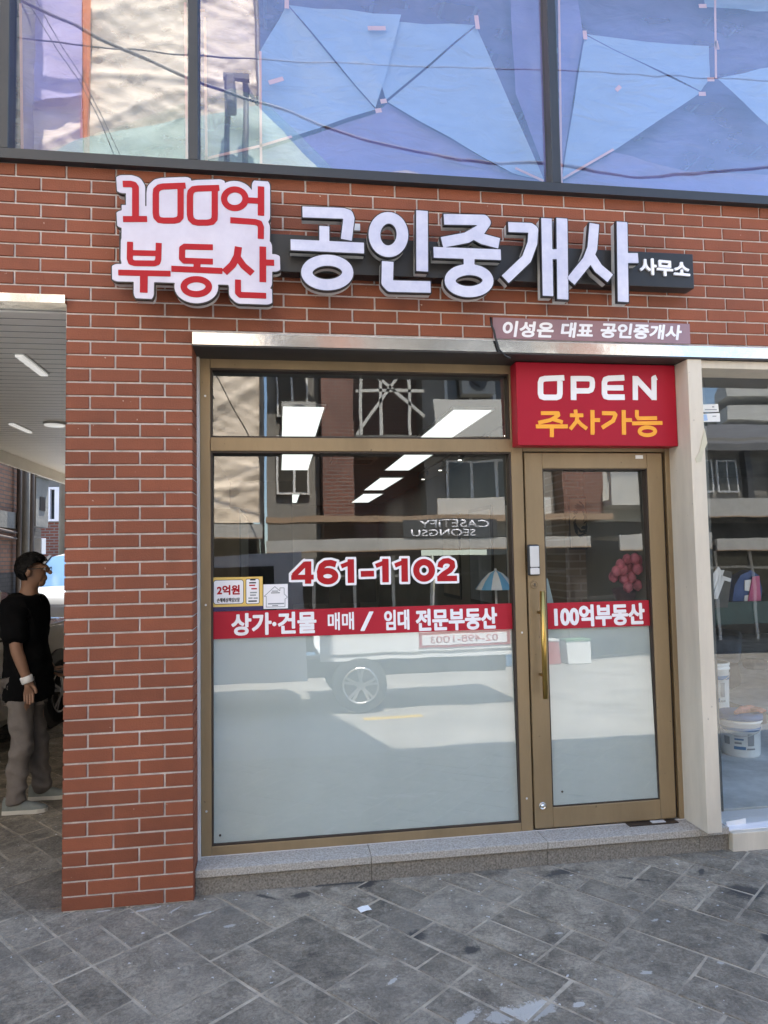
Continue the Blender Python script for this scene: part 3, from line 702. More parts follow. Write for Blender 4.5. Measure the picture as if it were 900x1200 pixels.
# stickers
YS = .2322
def rect_px(p0, p1, y0, y1):
    a, b_ = at(*p0, Y=Yb), at(*p1, Y=Yb); return MB().box(a.x, b_.x, y0, y1, b_.z, a.z)
st = thing('notice_sticker', "yellow sticker card reading '2억원' stuck to the lower left of the window", 'sticker', tuple(at(246, 714, Y=Yb)))
tilt(rect_px((247, 677), (308, 711.5), YS, YS + .0015).build('card', M_yellow, st), 1.19)
tilt(rect_px((247, 711.7), (308, 715), YS - .0002, YS + .0015).build('footer_strip', M_navy, st), 1.19)
def rrect(p0, p1, r, y, mat, name, par, edge=None):
    a, b_ = at(*p0, Y=Yb), at(*p1, Y=Yb); n = 6
    def poly(g):
        out = []
        for cx, cz, a0 in ((b_.x - r, a.z - r, 0), (a.x + r, a.z - r, 90), (a.x + r, b_.z + r, 180), (b_.x - r, b_.z + r, 270)):
            for k in range(n + 1): t = R(a0 + 90 * k / n); out.append((cx + (r + g) * math.cos(t), y, cz + (r + g) * math.sin(t)))
        return out
    if edge:
        q = [(p[0], y + .0003, p[2]) for p in poly(.003)]; tilt(MB().prism(q, (0, .0004, 0)).build('border', edge, par), 1.19)
    return tilt(MB().prism(poly(0), (0, .0006, 0)).build(name, mat, par), 1.19)
wp = rrect((250.5, 680.5), (285, 707), .012, YS - .0009, M_white, 'white_label', st, M_ink)
bt('2억원', (254, 686), (281, 697), wp, M_redtext, .0022, YS - .0016)
bt('손해배상책임보장', (254, 701), (281, 705.5), wp, M_ink, .0007, YS - .0016)
pp = rrect((288.5, 679), (303.5, 707), .007, YS - .0009, M_white, 'phone_picture', st, M_ink)
tilt(rect_px((293, 678.6), (299.5, 680.2), YS - .0018, YS - .0009).build('phone_notch', M_ink, pp), 1.19)
for y, x0, x1, mt in ((683, 292, 300, M_ink), (686, 292, 299, M_redtext), (690, 294.5, 301, M_redtext), (694.5, 293, 301, M_greyink), (697.5, 293, 300, M_greyink), (701, 291, 296, M_greyink), (701, 297, 302, M_greyink), (704.5, 291, 301, M_ink)):
    tilt(rect_px((x0, y - .7), (x1, y + .7), YS - .0018, YS - .0009).build('print_line', mt, pp), 1.19)
hs = thing('house_sticker', 'small white square sticker with a grey house outline beside the yellow card', 'sticker', tuple(at(308, 712, Y=Yb)))
tilt(rect_px((308.6, 685), (337.5, 713), YS, YS + .0015).build('card', M_white, hs), 1.19)
hp = [(312, 712), (312, 699), (309.5, 699), (322, 687.5), (328, 692.5), (328, 689), (333, 689), (333, 696), (337, 700), (334, 702), (334, 711), (320, 711.5), (312, 711.5)]
m = MB()
for a, b_ in zip(hp[:-1], hp[1:]): m.bar(at(*a, Y=YS - .0006), at(*b_, Y=YS - .0006), .0008, .0032, up=(0, 0, 1))
tilt(m.build('house_outline', M_greyink, hs), 1.19)
for y, x0, x1 in ((692.8, 318.5, 326), (694.8, 317.5, 328), (707.5, 314, 333), (709.8, 319, 326)):
    tilt(rect_px((x0, y - .5), (x1, y + .5), YS - .0008, YS + .0004).build('print_line', M_greyink, hs), 1.19)

# ================================================================== SHOP DOOR
dr = thing('shop_door', 'bronze framed glass shop door with a tall gold pull handle', 'door', (3.05, .22, .13))
DX0, DX1, DZ0, DZ1 = 2.634, 3.463, .136, 2.203
fr(MB().box(DX0, 2.737, .194, .25, DZ0, DZ1), 'stile', M_bronze, dr); fr(MB().box(3.371, DX1, .194, .25, DZ0, DZ1), 'stile', M_bronze, dr)
fr(MB().box(2.7375, 3.3705, .194, .25, 2.114, DZ1), 'top_rail', M_bronze, dr); fr(MB().box(2.7375, 3.3705, .194, .25, DZ0, .243), 'bottom_rail', M_bronze, dr)
m = MB(); m.box(2.738, 3.370, .2, .245, .2435, .25); m.box(2.738, 3.370, .2, .245, 2.107, 2.1135); m.box(2.738, 2.744, .2, .245, .2505, 2.1065); m.box(3.364, 3.370, .2, .245, .2505, 2.1065); m.build('glazing_bead', M_bronze_dk, dr)
ZD = 1.18
tilt(pane(2.743, 3.365, .249, 2.109, .222, G_shop, dr), ZD, .225)
tilt(MB().box(2.743, 3.365, .232, .236, .249, 1.222).build('frosted_film', M_frost, dr), ZD, .225)
dband = tilt(MB().box(2.742, 3.366, .2185, .2205, 1.211, 1.356).build('vinyl_band', M_red, dr), ZD, .225)
a, b_ = at(649, 710, Y=.22), at(756, 731, Y=.22)
tilt(bold('100억부동산', a.x, b_.x, b_.z - .004, a.z + .002, .2172, M_white, dband, wt=.0052), ZD, .225)
hd = MB(); P0, P1 = at(633.5, 693, Y=.115), at(643, 819, Y=.115); hx = (P0.x + P1.x) / 2
hd.tube([(hx, .125, P1.z), (hx, .125, P0.z)], .0145, 16); h_ = hd.build('pull_handle', M_gold, dr, True)
for z in (P1.z + .12, P0.z - .12): MB().tube([(hx, .125, z), (hx, .194, z)], .008, 12).build('handle_post', M_gold, h_, True)
kp = MB().box(2.628, 2.698, .165, .1935, 1.514, 1.686); kx = bevel(kp.build('door_lock', M_ink, dr), .012, 4)
bevel(MB().box(2.637, 2.690, .158, .1645, 1.562, 1.678).build('lock_cover', M_silver, kx), .008, 3)
bevel(MB().box(2.637, 2.690, .158, .1645, 1.520, 1.556).build('lock_base', M_silver, kx), .008, 3)
m = MB()
for q in range(6): m.box(2.643 + q * .007, 2.647 + q * .007, .1645, .166, 1.5575, 1.5605)
m.build('lock_button', M_silver, kx)
for (cx, cz, nm, r) in ((2.668, 1.463, 'key_cylinder', .022), (2.678, .258, 'floor_lock', .02)):
    m = MB().lathe([(r, 0), (r, -.006), (r * .8, -.009), (r * .78, -.006), (r * .4, -.006), (r * .38, -.012), (r * .2, -.013)], (cx, .194, cz), 'y', 20); m.build(nm, M_bronze if nm == 'key_cylinder' else M_chrome, dr, True)
MB().box(2.665, 2.671, .18, .188, 1.455, 1.471).build('keyhole', M_ink, dr)
MB().box(3.30, 3.345, .19, .1938, 2.170, 2.190).build('paper_tab', M_paper, dr)
MB().lathe([(.006, 0), (.006, -.003)], (2.80, .232, .32), 'y', 14).build('screw_cap', M_bronze_dk, dr)
tilt(bpy.data.objects['screw_cap.001'], ZD, .225)
# door frame (fixed)
df = thing('door_frame', 'bronze door frame fixed between the shop window and the cream post', 'door frame', (3.1, .25, .125))
fr(MB().box(3.487, 3.566, YF, YF + .1, .125, 2.6515), 'jamb', M_bronze, df)
fr(MB().box(2.626, 3.4865, YF + .003, YF + .1, 2.2115, 2.26), 'head_rail', M_bronze, df)
MB().box(3.468, 3.4865, .225, .3, .125, 2.211).build('rebate', M_bronze_dk, df)
MB().box(2.626, 2.6335, .225, .3, .125, 2.211).build('rebate', M_bronze_dk, df)
MB().box(2.626, 3.4865, .24, .28, 2.2605, 2.6515).build('head_panel', M_bronze, df)
MB().box(3.16, 3.45, .15, .2, .1255, .130).build('threshold_plate', M_bronze_dk, df)
MB().box(3.30, 3.38, .16, .19, .1305, .134).build('threshold_wedge', M_return, df)

for (x, z) in ((.885, 2.5), (.885, 1.4), (.885, .35), (2.592, 2.45), (2.592, 1.2), (2.592, .3), (3.527, 2.1), (3.527, 1.2), (3.527, .3)):
    MB().lathe([(.006, 0), (.005, -.002), (.002, -.0022)], (x, YF - .0003, z), 'y', 10).build('frame_screw', M_silver, sw if x < 2.6 else df)
MB().box(.858, 3.566, YF - .004, YF + .004, .1242, .1262).build('sill_sealant', M_caulk, sw)
# ---- granite step
gs = thing('granite_step', 'low grey granite step running under the window and door', 'step', (2.2, .1, 0))
sx = [.8445, 1.712, 2.646, 3.513, 3.686]
for a_, c_ in zip(sx[:-1], sx[1:]):
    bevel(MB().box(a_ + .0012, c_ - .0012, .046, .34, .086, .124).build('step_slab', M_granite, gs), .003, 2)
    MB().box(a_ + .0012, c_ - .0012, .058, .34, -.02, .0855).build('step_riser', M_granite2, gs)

# ---- cream post, plinth and the neighbouring glazed front
cp_ = thing('cream_post', 'slim cream steel post right of the shop door, torn tape on it', 'post', (3.6, .1, .13))
bevel(MB().box(3.515, 3.60, -.02, .205, .1245, 2.6995).build('post_casing', M_cream, cp_), .003)
ns = thing('neighbour_window', 'bare glass front of the neighbouring shop with cream steel surround', 'window', (4.6, .15, 0))
bevel(MB().box(3.6005, 6.6, .0, .205, 2.655, 2.6995).build('head_casing', M_cream, ns), .003)
bevel(MB().box(3.688, 6.6, .024, .32, -.02, .098).build('plinth', M_cream, ns), .004)
MB().box(3.69, 6.6, .06, .32, .0985, .102).build('plinth_cap', M_white, ns)
tilt(pane(3.601, 6.6, .1025, 2.654, .17, G_right, ns), 1.38, .17)
tag(MB().prism([at(851, 963, Y=.12), at(874, 959, Y=.12), at(874, 968.5, Y=.12), at(852, 970, Y=.12)], (0, .003, 0)).build('paper_label', M_paper), 'white torn paper label at the foot of the neighbouring glass', 'label')
cs = thing('paper_notice', 'white paper notice in two halves taped high on the neighbouring glass', 'notice', tuple(at(822, 490, Y=.155)))
for q in ([(821, 474), (841.5, 473.5), (842.5, 482.5), (821.5, 483)], [(821.5, 485), (843.5, 484), (844, 494), (823, 494.5)]):
    MB().prism([at(*p, Y=.135) for p in q], (0, .002, 0)).build('sheet', M_paper, cs)
for (p0, p1, mt) in (((826, 479.5), (840, 480.6), M_greyink), ((834.5, 476), (837, 477.5), M_greyink), ((835, 487.2), (839.5, 488.2), M_greyink)):
    MB().prism([at(p0[0], p0[1], Y=.134), at(p1[0], p0[1], Y=.134), at(p1[0], p1[1], Y=.134), at(p0[0], p1[1], Y=.134)], (0, .0006, 0)).build('print_line', mt, cs)
q = [(822, 486), (828, 485.5), (829.5, 492.5), (823, 493.5)]
MB().prism([at(*p, Y=.134) for p in q], (0, .0006, 0)).build('print_block', pm('blue_print', (.35, .5, .75), .5), cs)
tag(MB().prism([at(*p, Y=-.024) for p in ((826, 502), (829, 519), (824, 531), (822, 541), (816.5, 542), (815, 537), (820, 530), (823, 515))], (0, .003, 0)).build('torn_tape', pm('old_tape', (.52, .48, .36), .6)), 'peeling strip of cream tape on the right edge of the cream post', 'tape')

# ================================================================== FASCIA SIGN
fs = thing('fascia_sign', 'shop fascia sign of filmed white raised letters on a charcoal board with red lettered panel', 'sign', (2.0, -.05, 3.07))
bx0, bx1 = at(137, 275, Y=-.085).x, at(812, 300, Y=-.085).x
bz1, bz0 = 3.268, 3.075
bevel(MB().box(bx0 + .01, bx1, -.085, -.004, bz0, bz1).build('backing_board', M_board, fs), .003)
Z2, Z3, Z4 = zs_(120, 190, 3.75), zs_(320, 220, 3.4615), zs_(560, 240, 3.3333)
YP = -.15
w2 = 27
lines = {
 'numeral': [[Z2([(90, 97), (125, 97), (139, 101), (146, 112), (146, 252)], 29), Z2([(91, 251), (197, 251)], 27)],
             [Z2([(366, 104), (268, 108), (250, 112), (237, 124), (235, 142), (235, 225), (238, 243), (250, 255), (270, 258), (315, 258), (333, 254), (343, 243), (344, 225), (344, 106)], 27)],
             [Z2([(514, 114), (420, 117), (400, 120), (388, 132), (385, 150), (385, 232), (389, 250), (402, 263), (420, 267), (462, 267), (482, 263), (493, 250), (494, 232), (494, 116)], 27)]],
 'syllable': [[Z2(ell(582, 162, 47, 41), 27, True), Z2([(630, 168), (697, 172)], 26), Z2([(697, 108), (697, 236)], 28), Z2([(562, 256), (672, 264), (690, 270), (697, 287), (696, 338)], 27)],
              [Z2([(122, 351), (121, 425), (126, 440), (142, 445), (228, 446), (242, 441), (246, 428), (248, 356)], 26), Z2([(122, 399), (247, 402)], 25), Z2([(70, 486), (300, 491)], 26), Z2([(183, 488), (182, 574)], 33)],
              [Z2([(486, 375), (362, 372), (351, 380), (350, 424), (360, 434), (486, 438)], 26), Z2([(416, 436), (416, 474)], 30), Z2([(303, 469), (528, 479)], 27), Z2(ell(413, 548, 55, 33), 28, True)],
              [Z2([(598, 373), (592, 415), (572, 452), (536, 486)], 31), Z2([(594, 420), (620, 456), (660, 490)], 29), Z2([(705, 372), (705, 528)], 29), Z2([(705, 442), (755, 443)], 27), Z2([(596, 517), (596, 574), (606, 584), (720, 588)], 26)]]}
allst = [s for nm in lines for gl in lines[nm] for s in gl]
xs, zs, D = field(allst, YP, pad=.06)
# fill the body of the panel between the two lines of lettering
c0, c1 = at(120 + 112 / 3.75, 190 + 215 / 3.75, Y=YP), at(120 + 700 / 3.75, 190 + 520 / 3.75, Y=YP)
X, Z = np.meshgrid(xs, zs)
Dr = np.maximum(np.maximum(c0.x - X, X - c1.x), np.maximum(c1.z - Z, Z - c0.z))
De = np.minimum(D, Dr)
halo = .031
# round the inner notches: grow, then shrink by distance to the outside
def regrow(F, g, sh):
    inside = F - g < 0; pts = np.argwhere(~inside & (F - g < .02)); out = F - g
    return out
ext = max(contours(xs, zs, De, halo), key=lambda L: abs(area(L)))
ext2 = max(contours(xs, zs, De, halo + .003), key=lambda L: abs(area(L)))
cpn = solid([ext], -.086, -.127, 'logo_panel', M_return, fs)
solid([ext2], -.1272, YP + .001, 'panel_trim', M_black, cpn)
ext3 = max(contours(xs, zs, De, halo - .0025), key=lambda L: abs(area(L)))
solid([ext3], YP + .0008, YP - .001, 'panel_face', M_panelface, cpn)
for nm in lines:
    for gl in lines[nm]:
        x_, z_, d_ = field(gl, YP, pad=.03, res=.0024); solid(contours(x_, z_, d_, 0.0), YP - .0012, YP - .0032, nm, M_redtext, cpn)
big = [
 [Z3([(118, 98), (285, 104), (303, 110), (308, 124), (297, 212)], 47), Z3([(208, 155), (208, 235)], 42), Z3([(70, 231), (370, 245)], 47), Z3(ell(220, 344, 83, 50), 47, True)],
 [Z3(ell(468, 190, 57, 68), 49, True), Z3([(604, 92), (605, 340)], 49), Z3([(465, 298), (463, 385), (476, 399), (640, 403)], 49)],
 [Z3([(692, 128), (855, 131), (862, 140), (840, 172), (785, 203), (684, 222)], 45), Z3([(800, 180), (850, 208), (918, 226)], 45), Z3([(650, 262), (925, 272)], 46), Z3([(795, 268), (795, 325)], 46), Z3(ell(795, 377, 77, 45), 46, True)],
 [Z4([(118, 87), (205, 90), (217, 98), (213, 150), (190, 212), (106, 292)], 40), Z4([(268, 52), (274, 357)], 43), Z4([(328, 52), (332, 370)], 45), Z4([(270, 193), (330, 193)], 40)],
 [Z4([(455, 73), (447, 170), (428, 218), (362, 300)], 40), Z4([(440, 200), (470, 248), (518, 288)], 40), Z4([(563, 66), (568, 380)], 44), Z4([(566, 208), (627, 208)], 40)]]
for gl in big:
    x_, z_, d_ = field(gl, YP, pad=.05, res=.0026)
    lt = solid(contours(x_, z_, d_, .001), -.086, -.128, 'channel_letter', M_return, fs)
    solid(contours(x_, z_, d_, .004), -.1282, YP + .001, 'letter_trim', M_black, lt)
    solid(contours(x_, z_, d_, -.0015), YP + .0008, YP - .001, 'letter_face', M_letterface, lt)
a, b_ = at(560 + 629 / 3.333, 240 + 206 / 3.333, Y=-.09), at(560 + 828 / 3.333, 240 + 288 / 3.333, Y=-.09)
sm_ = bold('사무소', a.x, b_.x, b_.z + .012, a.z, -.096, M_white, fs, wt=.0035, thick=.010, name='small_lettering', slope=-.012)
# bracket seen by the first letter
MB().box(*(lambda c: (c.x - .018, c.x + .018, -.02, .0, c.z - .018, c.z + .018))(at(418, 266, Y=-.02))).build('fixing_tab', M_silver, fs)

nsn = thing('name_strip', "mauve translucent strip of white lettering '이성은 대표 공인중개사' on the brick below the fascia sign", 'sign', (2.98, -.005, 2.79))
MB().box(2.408, 3.548, -.0055, -.0025, 2.789, 2.903).build('strip_panel', M_mauve, nsn)
def nt_(body, x0, x1, y0, y1):
    a, b_ = at(560 + x0 / 3.333, 240 + y0 / 3.333, Y=-.006), at(560 + x1 / 3.333, 240 + y1 / 3.333, Y=-.006)
    bold(body, a.x, b_.x, b_.z, a.z, -.0072, M_white, nsn, wt=.0036, shear=.14)
nt_('이성은', 96, 297, 452, 521); nt_('대표', 322, 450, 458, 522); nt_('공인중개사', 478, 798, 460, 529)
# loose cable hanging at the strip
tag(MB().tube([at(*p, Y=-.045) for p in ((575, 372), (576, 381), (579, 388), (581, 398), (585, 410), (592, 417), (598, 420))], .006, 8).build('loose_cable', M_black, None, True), 'short black cable end hanging over the steel lintel beside the mauve strip', 'cable')

# ---- red OPEN box sign over the door
os_ = thing('open_sign', "red box sign over the door reading OPEN in white and '주차가능' in orange", 'sign', (2.97, .05, 2.2))
YS0 = .10
ox0, ox1, oz0, oz1 = at(606.5, 500, Y=YS0).x, 3.513, at(700, 522.3, Y=YS0).z, at(700, 426, Y=YS0).z
bevel(MB().box(ox0, ox1, YS0, .197, oz0, min(oz1, 2.699)).build('sign_box', M_signred, os_), .005)
Z5 = zs_(590, 410, 3.913); YO = YS0 - .0025
for gl in ([Z5([(279, 128), (190, 132), (175, 136), (170, 150), (170, 200), (174, 213), (188, 218), (243, 218), (256, 213), (259, 200), (259, 143)], 25)],
           [Z5([(321, 121), (322, 230)], 26), Z5([(309, 132), (392, 132), (405, 137), (408, 150), (407, 170), (402, 183), (390, 188), (322, 188)], 24)],
           [Z5([(554, 128), (483, 131), (468, 136), (463, 150), (463, 200), (468, 213), (483, 217), (556, 217)], 25), Z5([(463, 174), (550, 174)], 24)],
           [Z5([(604, 120), (605, 230)], 24), Z5([(606, 129), (692, 222)], 27), Z5([(702, 126), (690, 131), (691, 230)], 24)]):
    x_, z_, d_ = field(gl, YO, pad=.03, res=.0024); solid(contours(x_, z_, d_, 0), YO - .0008, YS0 - .0002, 'letter', M_white, os_)
for gl in ([Z5([(172, 290), (250, 290), (252, 300), (215, 322), (160, 334)], 17), Z5([(222, 316), (272, 332)], 17), Z5([(149, 351), (295, 351)], 18), Z5([(222, 351), (222, 400)], 18)],
           [Z5([(330, 274), (332, 290)], 17), Z5([(305, 300), (366, 300)], 17), Z5([(340, 300), (335, 328), (306, 364)], 17), Z5([(338, 322), (356, 342), (383, 362)], 17), Z5([(408, 276), (409, 389)], 19), Z5([(408, 322), (443, 322)], 17)],
           [Z5([(452, 290), (508, 291), (514, 298), (503, 325), (452, 357)], 18), Z5([(551, 276), (553, 389)], 19), Z5([(552, 322), (589, 322)], 17)],
           [Z5([(612, 276), (612, 305), (618, 314), (704, 313)], 17), Z5([(590, 337), (729, 335)], 17), Z5(ell(660, 373, 36, 18), 17, True)]):
    x_, z_, d_ = field(gl, YO, pad=.03, res=.0024); solid(contours(x_, z_, d_, 0), YO - .0008, YS0 - .0002, 'syllable', M_orange, os_)

# ================================================================== OFFICE INTERIOR
M_wallg = pm('office_wall', (.22, .205, .18), .85, var=.08, scale=2)
M_ceil = pm('office_ceiling', (.16, .16, .155), .9, var=.05, scale=3)
M_floor = pm('office_floor', (.20, .19, .18), .4, var=.1, scale=3)
M_panel = pm('light_panel', (.8, .82, .8), .5, var=.01, emit=(.93, 1.0, .95), estr=.35)
M_dark = pm('dark_fittings', (.05, .05, .052), .5, var=.2)
M_wood = pm('pale_wood', (.34, .27, .20), .6, var=.2, scale=4, stretch=(1, 1, .2))
rm = thing('office_room', 'dim office room seen through the shop glass with grey walls and low ceiling', 'room', (2.2, 6, .12))
MB().box(.5, 3.75, .36, 14, .06, .12).build('room_floor', M_floor, rm); MB().box(.5, 3.75, .36, 14, 2.86, 2.9).build('room_ceiling', M_ceil, rm)
MB().box(.45, .5, .36, 14, .12, 2.86).build('side_wall', M_wallg, rm); MB().box(3.75, 3.8, .36, 14, .12, 2.86).build('side_wall', M_wallg, rm)
MB().box(.5, 3.75, 14, 14.1, .12, 2.86).build('back_wall', M_wallg, rm)
MB().box(.5, 1.5, 8, 8.2, .12, 2.85).build('partition', M_dark, rm)
for k, (x0, x1, y0, y1) in enumerate([(1.31, 1.64, 2.05, 3.95), (1.32, 1.68, 4.65, 6.33), (1.32, 1.69, 10.35, 12.6), (2.72, 3.05, 2.09, 3.95), (2.78, 3.13, 4.7, 6.37), (2.86, 3.22, 7.35, 9.5), (2.95, 3.34, 10.3, 12.65)]):
    nm = ['first', 'second', 'deepest'] if k < 3 else ['first', 'second', 'third', 'deepest']; row = 'left' if k < 3 else 'right'
    t = thing('ceiling_light', f'white lit ceiling panel in the office, {nm[k if k < 3 else k - 3]} from the glass in the {row} row', 'ceiling light', ((x0 + x1) / 2, (y0 + y1) / 2, 2.85), 'lit ceiling panels in the office')
    MB().box(x0, x1, y0, y1, 2.838, 2.842).build('diffuser', M_panel, t)
    m = MB(); m.box(x0 - .015, x0, y0 - .015, y1 + .015, 2.835, 2.859); m.box(x1, x1 + .015, y0 - .015, y1 + .015, 2.835, 2.859); m.box(x0, x1, y0 - .015, y0, 2.835, 2.859); m.box(x0, x1, y1, y1 + .015, 2.835, 2.859); m.build('light_frame', M_white, t)
ac = thing('ceiling_air_conditioner', 'pale slotted air conditioner cassette in the office ceiling between the light rows', 'air conditioner', (2.0, 5.3, 2.86))
MB().box(1.95, 2.5, 5.1, 5.65, 2.825, 2.859).build('casing', M_wallg, ac)
for k in range(4): MB().box(2.0, 2.45, 5.18 + k * .1, 5.22 + k * .1, 2.82, 2.8245).build('slot', M_dark, ac)
dk = thing('office_desk', 'dark office desk with two monitors deep behind the shop glass', 'desk', (1.9, 6.2, .12))
MB().box(1.2, 2.7, 5.9, 6.6, .82, .86).build('desk_top', M_wood, dk)
for x in (1.25, 2.6): MB().box(x, x + .05, 5.95, 6.55, .12, .819).build('leg', M_dark, dk)
for x in (1.45, 2.1):
    t = MB().box(x, x + .5, 6.2, 6.23, .98, 1.30).build('monitor', M_dark, dk); MB().box(x + .22, x + .28, 6.2, 6.24, .861, .979).build('monitor_stand', M_dark, t)
cb = thing('office_cabinet', 'tall pale cabinet along the left office wall', 'cabinet', (.7, 4, .12))
MB().box(.51, .9, 3.2, 5.0, .12, 2.1).build('carcass', M_wood, cb)
for k in range(4): MB().box(.901, .915, 3.22 + k * .445, 3.63 + k * .445, .16, 2.06).build('cabinet_door', M_wallg, cb)
for k in range(3):
    t = thing('wall_poster', ['tall pale framed poster nearest the glass on the right office wall', 'framed poster in the middle of the right office wall', 'framed poster farthest back on the right office wall'][k], 'poster', (3.74, 3.2 + k * 1.5, 1.4))
    MB().box(3.73, 3.749, 2.9 + k * 1.5, 3.9 + k * 1.5, 1.0, 2.2).build('poster_frame', M_dark, t); MB().box(3.722, 3.7295, 2.95 + k * 1.5, 3.85 + k * 1.5, 1.05, 2.15).build('poster_sheet', [M_caulk, M_greyink, M_wood][k], t)
# track spot lights by the right wall
tk = thing('spot_track', 'black ceiling track with small spot lamps along the right office wall', 'lamp', (3.4, 4, 2.86))
MB().box(3.38, 3.41, 2.2, 7, 2.835, 2.859).build('track', M_dark, tk)
M_bulb = pm('spot_bulb', (.9, .9, .85), .4, var=.01, emit=(1, .95, .85), estr=1)
for y in (2.6, 3.4, 4.3, 5.3, 6.4):
    MB().tube([(3.395, y, 2.834), (3.395, y, 2.80), (3.36, y + .03, 2.73)], .03, 10).build('spot_lamp', M_dark, tk, True)
    MB().lathe([(.022, 0), (.022, -.006)], (3.352, y + .038, 2.716), 'z', 12).build('lamp_lens', M_bulb, tk)
# framed picture with a wreath and brick look column behind the door
cl_ = thing('timber_column', 'tall tan brick faced column standing inside behind the door glass', 'column', (3.35, 2.2, .12))
M_colb = brickmat('tan_column', (.26, .20, .155), (.22, .165, .13), (.33, .29, .25), .2, .06, .008)
c0, c1 = at(661, 600, Y=1.9).x, at(702, 600, Y=1.9).x
MB().box(c0, c1, 1.9, 2.3, .12, 2.85).build('shaft', M_colb, cl_)
fp_ = thing('wreath_picture', 'thin framed picture with a dark wreath hanging on the tan column inside the door', 'picture', tuple(at(684, 615, Y=1.87)))
def rpx(p0, p1, Y, th): a, b_ = at(*p0, Y=Y), at(*p1, Y=Y); return MB().box(a.x, b_.x, Y, Y + th, b_.z, a.z)
rpx((668, 584), (697, 643), 1.875, .008).build('mount', M_wood, fp_)
for r_ in (((667, 583), (698, 584.5)), ((667, 642), (698, 643.5)), ((667, 583), (668.5, 643)), ((696.5, 583), (698, 643))): rpx(*r_, 1.865, .012).build('picture_frame', M_dark, fp_)
c = at(680, 609, Y=1.86); m = MB(); rr = random.Random(3)
for k in range(90):
    a = rr.uniform(0, 6.28); r_ = rr.uniform(.55, 1); p = Vector((c.x + .062 * r_ * math.cos(a), 1.868 - rr.uniform(0, .02), c.z + .14 * r_ * math.sin(a)))
    d = Vector((math.cos(a + 1), 0, math.sin(a + 1))) * .022; n_ = Vector((-d.z, 0, d.x)) * .35
    m.add([p - d, p + n_, p + d, p - n_], [(0, 1, 2, 3)])
m.build('wreath', M_dark, fp_)
# flowers and parasol display
fb = thing('flower_bouquet', 'round pink tulip bouquet behind the right half of the door glass', 'bouquet', tuple(at(737, 690, Y=1.0)))
M_pink = pm('pink_petal', (.75, .22, .30), .6, var=.3, scale=20); M_wrap = pm('dusky_wrap', (.20, .12, .13), .7, var=.2)
rr = random.Random(8)
for (px, py) in ((727, 662), (735, 656), (744, 655), (752, 657), (722, 670), (730, 668), (738, 666), (747, 667), (754, 666), (719, 676), (731, 678), (740, 677), (736, 688), (747, 686)):
    c = at(px, py, Y=1.0 + rr.uniform(-.05, .05)); MB().lathe([(.006, -.04), (.03, -.02), (.034, .005), (.024, .03), (.006, .042)], tuple(c), 'z', 9).build('tulip', M_pink, fb, True)
c = at(739, 700, Y=1.22); MB().lathe([(.02, -.22), (.05, -.12), (.12, .02), (.13, .06), (.11, .07)], tuple(c), 'z', 14).build('paper_wrap', M_wrap, fb, True)
# blue and white parasol
pr = thing('beach_parasol', 'small blue and white striped parasol on display behind the window at right', 'parasol', tuple(at(585, 720, Y=.9)))
c = at(581, 684, Y=.9); top = Vector((c.x, .9, at(581, 668, Y=.9).z)); rb_ = .135; zb = at(581, 690, Y=.9).z
M_sky = pm('blue_canvas', (.16, .42, .66), .6, var=.06); M_cv = pm('white_canvas', (.75, .77, .78), .6, var=.05)
NP = 12
for k in range(NP):
    m = MB(); a0, a1 = 2 * math.pi * k / NP, 2 * math.pi * (k + 1) / NP; rows_ = []
    for t in (0.02, .35, .7, 1):
        z = top.z - (top.z - zb) * t ** 1.7; rows_.append([(top.x + rb_ * t * math.cos(a), .9 + rb_ * t * math.sin(a), z) for a in (a0, (a0 + a1) / 2, a1)])
    vs = [v for r_ in rows_ for v in r_]; m.add(vs + [(v[0], v[1], v[2] - .003) for v in vs], [(i * 3 + j, i * 3 + j + 1, i * 3 + j + 4, i * 3 + j + 3) for i in range(3) for j in range(2)] + [(12 + i * 3 + j, 12 + i * 3 + j + 3, 12 + i * 3 + j + 4, 12 + i * 3 + j + 1) for i in range(3) for j in range(2)])
    m.build('canvas_panel', M_sky if k % 2 else M_cv, pr)
MB().tube([(top.x, .9, .12), (top.x, .9, top.z + .01)], .008, 8).build('parasol_pole', M_cv, pr, True)
tb = thing('display_table', 'plain wooden table in the office holding the folded blue board behind the glass', 'table', (2.6, 1.0, .12))
MB().box(2.2, 3.2, .75, 1.35, .80, .84).build('table_top', M_wood, tb)
for x in (2.25, 3.15):
    for y in (.8, 1.3): MB().box(x - .025, x + .025, y - .025, y + .025, .12, .799).build('leg', M_wood, tb)
q = [at(638, 678, Y=.8), at(642, 678, Y=.8), at(649, 708, Y=.8), at(638, 708, Y=.8)]
tag(MB().prism(q, (0, .01, 0)).build('folded_board', pm('ice_blue_board', (.52, .66, .72), .5, var=.05)), 'pale blue folded board leaning just behind the pull handle side of the door glass', 'board')

